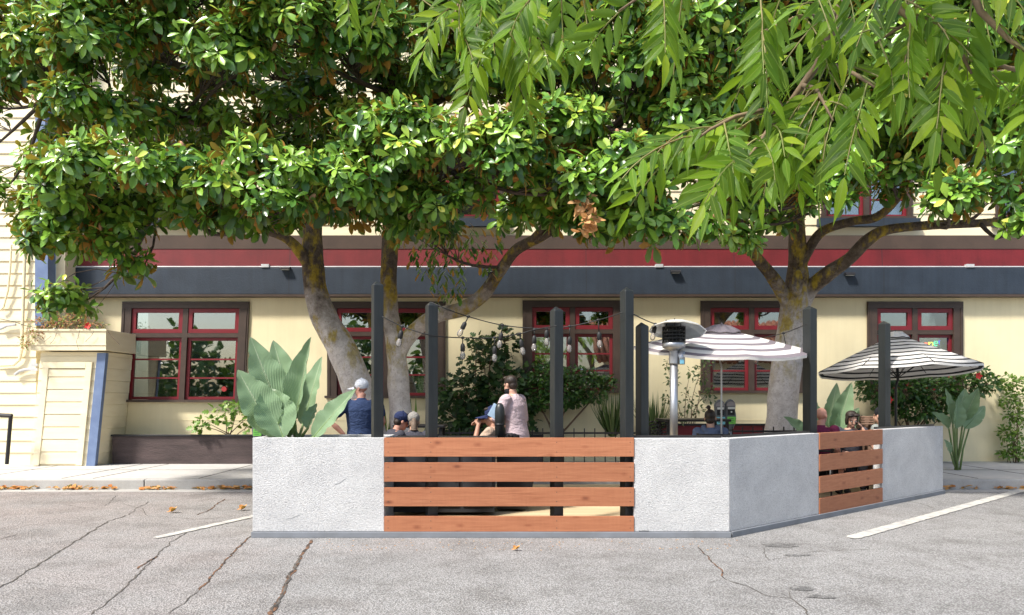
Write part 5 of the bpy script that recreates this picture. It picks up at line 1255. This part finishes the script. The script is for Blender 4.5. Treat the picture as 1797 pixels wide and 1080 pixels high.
    def shirt_fn(m):
        torso(m, 1.0, .014, .86, 1.46)
        for sx in (-1,1):
            m.ball(sh[sx], .078,.074,.074, 12, 8)
            if sleeve == 'long': limb(m, [sh[sx], el[sx], wr[sx]], [.070,.056,.040])
            elif sleeve == 'rolled': limb(m, [sh[sx], el[sx], el[sx].lerp(wr[sx],.18)], [.072,.060,.052])
            else: limb(m, [sh[sx], sh[sx].lerp(el[sx],.62)], [.074,.066])
        m.tube([B(0,-.008,1.44), B(0,-.004,1.485)], [.078,.066], 16)
    place(solid(shirt_fn, .012, 'shirt', 4), 'shirt', shirt)
    def trous(m):
        m.loft([(B(*c), rx, ry, Lr) for c, rx, ry in [((0,0,.84),.15,.12),((0,0,.9),.178,.132),((0,0,.97),.166,.122)]], 18)
        for sx in (-1,1): limb(m, [Vector((sx*.09,0,hip)), kn[sx], an[sx]+Vector((0,0,.02))], [.105,.076,.058])
    place(solid(trous, .014, 'trousers', 4), 'trousers', trousers)
    def shoes(m):
        for sx in (-1,1): m.ball(an[sx]+Vector((0,.065,-.045)), .052,.14,.048, 10, 8)
    place(solid(shoes, .014, 'shoes', 2), 'shoes', M['socket'])
    if face:
        for sx in (-1,1):
            m = MB(); m.ball(HW((sx*.032,.083,-.006)), .014,.010,.008, 10, 8, M=Hm); place(m.mesh('eye',[],smooth=True), 'eye', pmat('eye_white',(.6,.56,.53)), bo)
            m = MB(); m.ball(HW((sx*.032,.0905,-.006)), .007,.005,.007, 8, 6, M=Hm); place(m.mesh('iris',[],smooth=True), 'iris', HAIR, bo)
            m = MB(); m.tube([HW((sx*.014,.092,.012)), HW((sx*.034,.092,.017)), HW((sx*.054,.078,.010))], [.003,.0045,.003], 6); place(m.mesh('eyebrow',[],smooth=True), 'eyebrow', HAIR, bo)
        m = MB(); m.ball(HW((0,.094,-.080)), .021,.005,.006, 10, 6, M=Hm); place(m.mesh('mouth',[],smooth=True), 'mouth', pmat('lips',(.36,.12,.10)), bo)
    if extra: extra(dict(e=e, HW=HW, Hm=Hm, B=B, Lr=Lr, place=place, el=el, wr=wr, sh=sh, body=bo))
    return e
def hair_piece(g, kind, mat):
    def fn(m):
        HW, Hm = g['HW'], g['Hm']
        if kind == 'short':
            m.ball(HW((0,-.024,.042)), .084,.098,.088, 16, 12, M=Hm); m.ball(HW((0,-.05,-.02)), .070,.060,.065, 14, 10, M=Hm); m.ball(HW((0,.045,.105)), .055,.045,.025, 12, 8, M=Hm)
        if kind == 'bun':
            m.ball(HW((0,-.022,.036)), .082,.098,.090, 16, 12, M=Hm); m.ball(HW((0,-.05,-.03)), .068,.058,.06, 14, 10, M=Hm); m.ball(HW((-.02,-.045,.15)), .034,.034,.032, 12, 8, M=Hm)
            for k in range(5): m.tube([HW((-.02,-.045,.16)), HW((-.03-.02*k,-.05,.17-.012*k))], [.008,.003], 5)
        if kind == 'bob':
            m.ball(HW((0,-.03,.046)), .090,.098,.088, 16, 12, M=Hm); m.ball(HW((0,-.06,-.03)), .082,.055,.10, 14, 10, M=Hm)
            for sx in (-1,1): m.ball(HW((sx*.075,-.005,-.02)), .020,.045,.085, 10, 8, M=Hm); m.ball(HW((sx*.045,.06,.085)), .05,.035,.030, 10, 8, M=Hm)
        if kind == 'tail':
            m.ball(HW((0,-.05,-.03)), .072,.055,.06, 14, 10, M=Hm)
            m.tube([HW((0,-.095,.02)), HW((0,-.125,.0)), HW((.0,-.13,-.06)), HW((0,-.12,-.14))], [.025,.035,.042,.05], 12)
    return g['place'](solid(fn, .008, 'hair', 2), 'hair', mat)
def cap(g, mat, fwd=1, opening=False, strap=None):
    HW, Hm = g['HW'], g['Hm']
    def crown(m):
        m.ball(HW((0,-.018,.052)), .092,.108,.092, 20, 14, M=Hm); m.ball(HW((0,-.018,.145)), .012,.012,.010, 8, 6, M=Hm)
    me = solid(crown, .009, 'cap', 2)
    c = g['place'](me, 'cap', mat)
    # cut away what lies below the rim
    import bmesh
    bm = bmesh.new(); bm.from_mesh(c.data); inv = Hm.inverted()
    m = MB(); n = 14; vs = []
    for th in (0, .012):
        for k in range(n+1):
            a = math.pi*k/n; vs.append(HW((.082*math.cos(a), fwd*(.055+.012*math.sin(a)) , .030-th)))
            vs.append(HW((.078*math.cos(a), fwd*(.065+.15*math.sin(a)), .016+.018*math.cos(a)**2*-1-th)))
    fs = []
    for L in (0, 1):
        o = L*2*(n+1)
        for k in range(n): q = (o+2*k, o+2*k+1, o+2*k+3, o+2*k+2); fs.append(q if L else q[::-1])
    o = 2*(n+1)
    for k in range(n): fs.append((2*k+1, 2*k+3, o+2*k+3, o+2*k+1))
    m.add(vs, fs); bm.free(); me = m.mesh('brim', [], smooth=True); g['place'](me, 'brim', mat, c); return c

NAVY = fabric('navy_tee', (.035,.055,.12)); JEAN = fabric('grey_blue_jeans', (.10,.13,.19)); PINK = fabric('pale_pink_shirt', (.50,.395,.42)); DARK = fabric('black_cloth', (.02,.02,.024)); BLUEH = fabric('blue_grey_hoodie', (.10,.13,.21))
MAROON = fabric('maroon_tee', (.13,.02,.055)); GREYT = fabric('grey_tee', (.27,.29,.28)); CHAR = fabric('charcoal_top', (.06,.06,.075)); WHITEC = fabric('white_cap_cloth', (.72,.74,.78),14); GREYC = fabric('grey_cap_cloth', (.27,.255,.235),14); NAVYC = fabric('navy_cap_cloth', (.025,.035,.09),14); TAN = fabric('tan_top', (.45,.33,.25))
R_ = math.radians
def x1(g): cap(g, WHITEC)
person('standing person in white cap and navy tee seen from behind, hand on hip', ax(634,9.4), 9.4, .13, 1.60, R_(18), False, 'ruddy', NAVY, JEAN, wide=1.2, head_yaw=R_(50), head_pitch=R_(4),
       arms={-1: ((-.36,-.10,1.15),(-.215,-.10,.97)), 1: ((.26,.02,1.13),(.22,.2,.98))}, extra=x1)
def x2(g): cap(g, NAVYC); hair_piece(g, 'short', HAIR)
person('seated person in a dark cap behind the tallest post', ax(676,9.2), 9.2, .13, 1.60, R_(-60), True, 'ruddy', CHAR, DARK, lean=R_(18), extra=x2)
def x3(g): hair_piece(g, 'tail', pmat('light_brown_hair',(.20,.14,.10),(.12,.085,.06),30,.6,.8,60,.01)); cap(g, GREYC)
person('seated person in a grey cap with a light brown ponytail seen from behind', ax(727,9.1), 9.1, .13, 1.60, R_(10), True, 'light', CHAR, DARK, lean=R_(20), head_pitch=R_(-8), extra=x3)
def x4(g):
    hair_piece(g, 'short', HAIR)
    def beard(m): m.ball(g['HW']((0,.03,-.075)), .066,.068,.062, 14, 10, M=g['Hm']); m.ball(g['HW']((0,.075,-.11)), .04,.035,.05, 12, 8, M=g['Hm'])
    g['place'](solid(beard, .008, 'face_mask'), 'face_mask', DARK)
person('standing person in a pale pink rolled sleeve shirt with a black face mask', ax(908,9.3), 9.3, .13, 1.66, R_(62), False, 'light', PINK, DARK, wide=1.15, head_yaw=R_(-12), head_pitch=R_(6), sleeve='rolled', lean=R_(7),
       arms={-1: ((-.25,.10,1.17),(-.22,.34,1.16)), 1: ((.27,.03,1.12),(.20,.30,1.06))}, extra=x4)
def x5(g): cap(g, NAVYC); hair_piece(g, 'short', HAIR)
person('seated person in a navy cap with one hand raised to the face', ax(866,9.2), 9.2, .13, 1.64, R_(75), True, 'tan', TAN, DARK, head_yaw=R_(25), head_pitch=R_(8),
       arms={-1: ((-.25,.22,1.15),(-.07,.20,1.50)), 1: ((.25,.1,1.12),(.2,.3,1.05))}, extra=x5)
m = MB(); c = at(868,722,8.75); R3 = Matrix.Rotation(.5,3,'Y')
m.box(-.055,.055,-.006,.006,-.085,.085); m.xform(lambda p: c+R3@p); o = m.build('menu_card', pmat('pale_blue_card',(.38,.52,.68),None,5,.6), bevel=.003); tag(o, 'pale blue menu card standing above the service counter', 'menu card')
e5 = empty('short_post', at(876,770,8.75), 'short black round topped post before the seated person in the navy cap', 'post')
m = MB(); m.lathe(at(877,768,8.7), [(.062,-.08),(.062,.30),(.056,.36),(.042,.40),(.02,.42)], 16); m.build('body', M['blackwood'], e5, True)
m = MB(); m.lathe(at(877,768,8.7), [(.066,.15),(.066,.17)], 16); m.build('band', M['black'], e5, True)
def x6(g):
    hair_piece(g, 'bun', HAIR)
    def hood(m):
        B = g['B']; Lr = g['Lr']
        for k in range(15):
            a = math.pi*(-.15+1.3*k/14); c_ = B(.105*math.cos(a), -.02-.085*math.sin(a), 1.47-.035*math.sin(a)); m.ball(c_, .045,.045,.038, 10, 7)
        m.ball(B(0,-.105,1.40), .10,.045,.075, 12, 8)
    g['place'](solid(hood, .010, 'hood'), 'hood', BLUEH)
person('seated person in a blue grey hoodie with a hair bun seen from behind', ax(1247,9.5), 9.5, .13, 1.60, R_(-8), True, 'light', BLUEH, DARK, head_yaw=R_(-12), sleeve='long', extra=x6)
person('seated bald person in a maroon tee behind the slanted side', ax(1441,9.9), 9.9, .13, 1.63, R_(-40), True, 'ruddy', MAROON, DARK, head_yaw=R_(-12), extra=None)
def x8(g): hair_piece(g, 'bob', HAIR)
person('seated person with dark hair and a hand held to the cheek facing the road', ax(1491,10.45), 10.45, .13, 1.57, R_(165), True, 'light', CHAR, DARK, head_yaw=R_(12), head_pitch=R_(8), lean=R_(12),
       arms={-1: ((-.36,.16,1.14),(-.155,.05,1.48)), 1: ((.24,.2,1.12),(.02,.33,1.13))}, face=True, extra=x8)
def x9(g):
    def bn(m): m.ball(g['HW']((0,-.018,.055)), .090,.106,.098, 18, 12, M=g['Hm']); m.ball(g['HW']((0,-.045,-.01)), .086,.080,.085, 14, 10, M=g['Hm'])
    g['place'](solid(bn, .009, 'beanie'), 'beanie', DARK)
person('seated person in a black beanie and grey tee behind the far post', ax(1547,10.75), 10.75, .13, 1.60, R_(35), True, 'light', GREYT, DARK, extra=x9)
for (px, Y, yaw, z, who) in [(676,9.2,-60,.13,'the person in the dark cap'),(727,9.1,10,.13,'the person in the grey cap'),(866,9.2,75,.13,'the person in the navy cap'),(1247,9.5,-8,.13,'the person in the blue hoodie'),(1441,9.9,-40,.13,'the bald person'),(1491,10.45,165,.13,'the person facing the road'),(1547,10.75,35,.13,'the person in the beanie')]:
    chair(ax(px,Y), Y, R_(yaw), 'black patio chair under '+who, hb=.90)
# ================================================================= LITTER
LPp, LDp, LNp, LLp = [], [], [], []
for i in range(300):
    px = RNG.uniform(-40,443) if RNG.random() < .85 else RNG.uniform(1655,1850); k = mnoise.noise(Vector((px*.02,3,1)))
    if k < -.12: continue
    p = Vector((ax(px,11.55), 11.60-abs(RNG.normal())*.05, .012+RNG.random()*.035)); LPp.append(tuple(p)); th = RNG.uniform(0,6.28); LDp.append((math.cos(th),math.sin(th)*.4,RNG.uniform(-.1,.3))); LNp.append((RNG.normal()*.4,RNG.normal()*.4-.3,1)); LLp.append(RNG.uniform(.04,.13))
for i in range(160):
    p = gnd(RNG.uniform(560,1300), RNG.uniform(947,966), .008); LPp.append(tuple(p)); th = RNG.uniform(0,6.28); LDp.append((math.cos(th),math.sin(th),.05)); LNp.append((0,0,1)); LLp.append(RNG.uniform(.01,.028))
lt = leaves('leaf_litter', LPp, LDp, LNp, LLp, np.array(LLp)*.5, T_BLOT, M['orangelitter'], None, .1)
tag(lt, 'orange leaf litter lying along the kerb and the parklet base', 'leaf litter', kind='stuff')
for (px, py, s, lab) in [(300,899,.10,'curled orange leaf on the asphalt left of the worn white line'),(423,895,.10,'curled orange leaf on the asphalt next to the stucco planter'),(904,965,.06,'small orange leaf on the asphalt below the wide slat fence')]:
    c = gnd(px,py,.012); e = empty('fallen_leaf', c, lab, 'leaf')
    leaves('leaf_blade', [tuple(c+Vector((-s*.6,0,0)))]+[tuple(c)]*3, [(1,.1,.15),(1,.2,.5),(-.2,.6,.4),(.6,-.4,.3)], [(0,-.5,1),(-.4,-.4,.8),(.3,-.6,.7),(0,.3,1)], [s*1.3,s,s*.8,s*.9], [s*.6]*4, T_OBO, M['orangelitter'], e, -.3)

# ================================================================= ACROSS THE STREET (seen only in the panes)
op = empty('tile_roof_house', (9,-13,0), 'cream house with an orange tile roof across the street reflected in the panes', 'house')
b = MB(); b.box(5.6,24,-20,-13,0,3.9); b.build('wall', M['cream'], op)
b = MB()
for k in range(60):
    x = 5.2+k*.32; b.tube([(x,-12.2,3.7),(x,-16.5,6.4)], .17, 6)
b.build('roof', pmat('orange_roof_tile',(.42,.16,.08),(.25,.09,.05),6,.8), op, True)
nT = 5200; P_ = np.stack([RNG.uniform(-34,.6,nT), RNG.uniform(-19,-15,nT), RNG.uniform(.2,6.4,nT)],1); P_[:,2] *= (.75+.25*np.sin(P_[:,0]*1.1))
tr = leaves('distant_trees', P_, rand_unit(nT), rand_unit(nT), RNG.uniform(.4,.8,nT), RNG.uniform(.3,.5,nT), T_OVA, M['hib'], None, .1)
tag(tr, 'dark green row of trees across the street reflected in the left panes', 'trees', kind='stuff')

# ================================================================= LIGHT, SKY, CAMERA
EL, AZ = math.radians(54), math.radians(49)          # sun behind the camera and to its left
sd = Vector((-math.sin(AZ)*math.cos(EL), -math.cos(AZ)*math.cos(EL), math.sin(EL)))
sun = bpy.data.lights.new('sun', 'SUN'); sun.energy = 4.0; sun.angle = math.radians(7.0); sun.color = (1, .955, .88)
so = bpy.data.objects.new('sun', sun); COL.objects.link(so); so.rotation_euler = (-sd).to_track_quat('-Z','Y').to_euler(); so.location = sd*40
wd = bpy.data.worlds.new('World'); SC.world = wd; wd.use_nodes = True; nt = wd.node_tree
sk = nt.nodes.new('ShaderNodeTexSky'); sk.sky_type = 'NISHITA'; sk.sun_disc = False; sk.sun_elevation = EL
sk.sun_rotation = math.atan2(sd.x, sd.y); sk.air_density = 1.2; sk.dust_density = 2.5; sk.ozone_density = .6
bg = nt.nodes['Background']; nt.links.new(sk.outputs[0], bg.inputs[0]); bg.inputs[1].default_value = .15

cam = bpy.data.cameras.new('camera'); co = bpy.data.objects.new('camera', cam); COL.objects.link(co); SC.camera = co
co.location = (0,0,CAMZ); co.rotation_euler = (math.radians(90),0,0)
cam.sensor_width = 36; cam.lens = F/1797*36; cam.shift_y = (HZ-540)/1797; cam.clip_end = 500; cam.clip_start = .05
SC.view_settings.view_transform = 'Standard'; SC.view_settings.look = 'None'; SC.view_settings.exposure = .74; SC.view_settings.gamma = 1
SC.cycles.max_bounces = 8; SC.cycles.transparent_max_bounces = 12; SC.cycles.diffuse_bounces = 4
SC.cycles.use_denoising = True
try: SC.cycles.denoiser = 'OPENIMAGEDENOISE'
except Exception: pass
SC.render.film_transparent = False
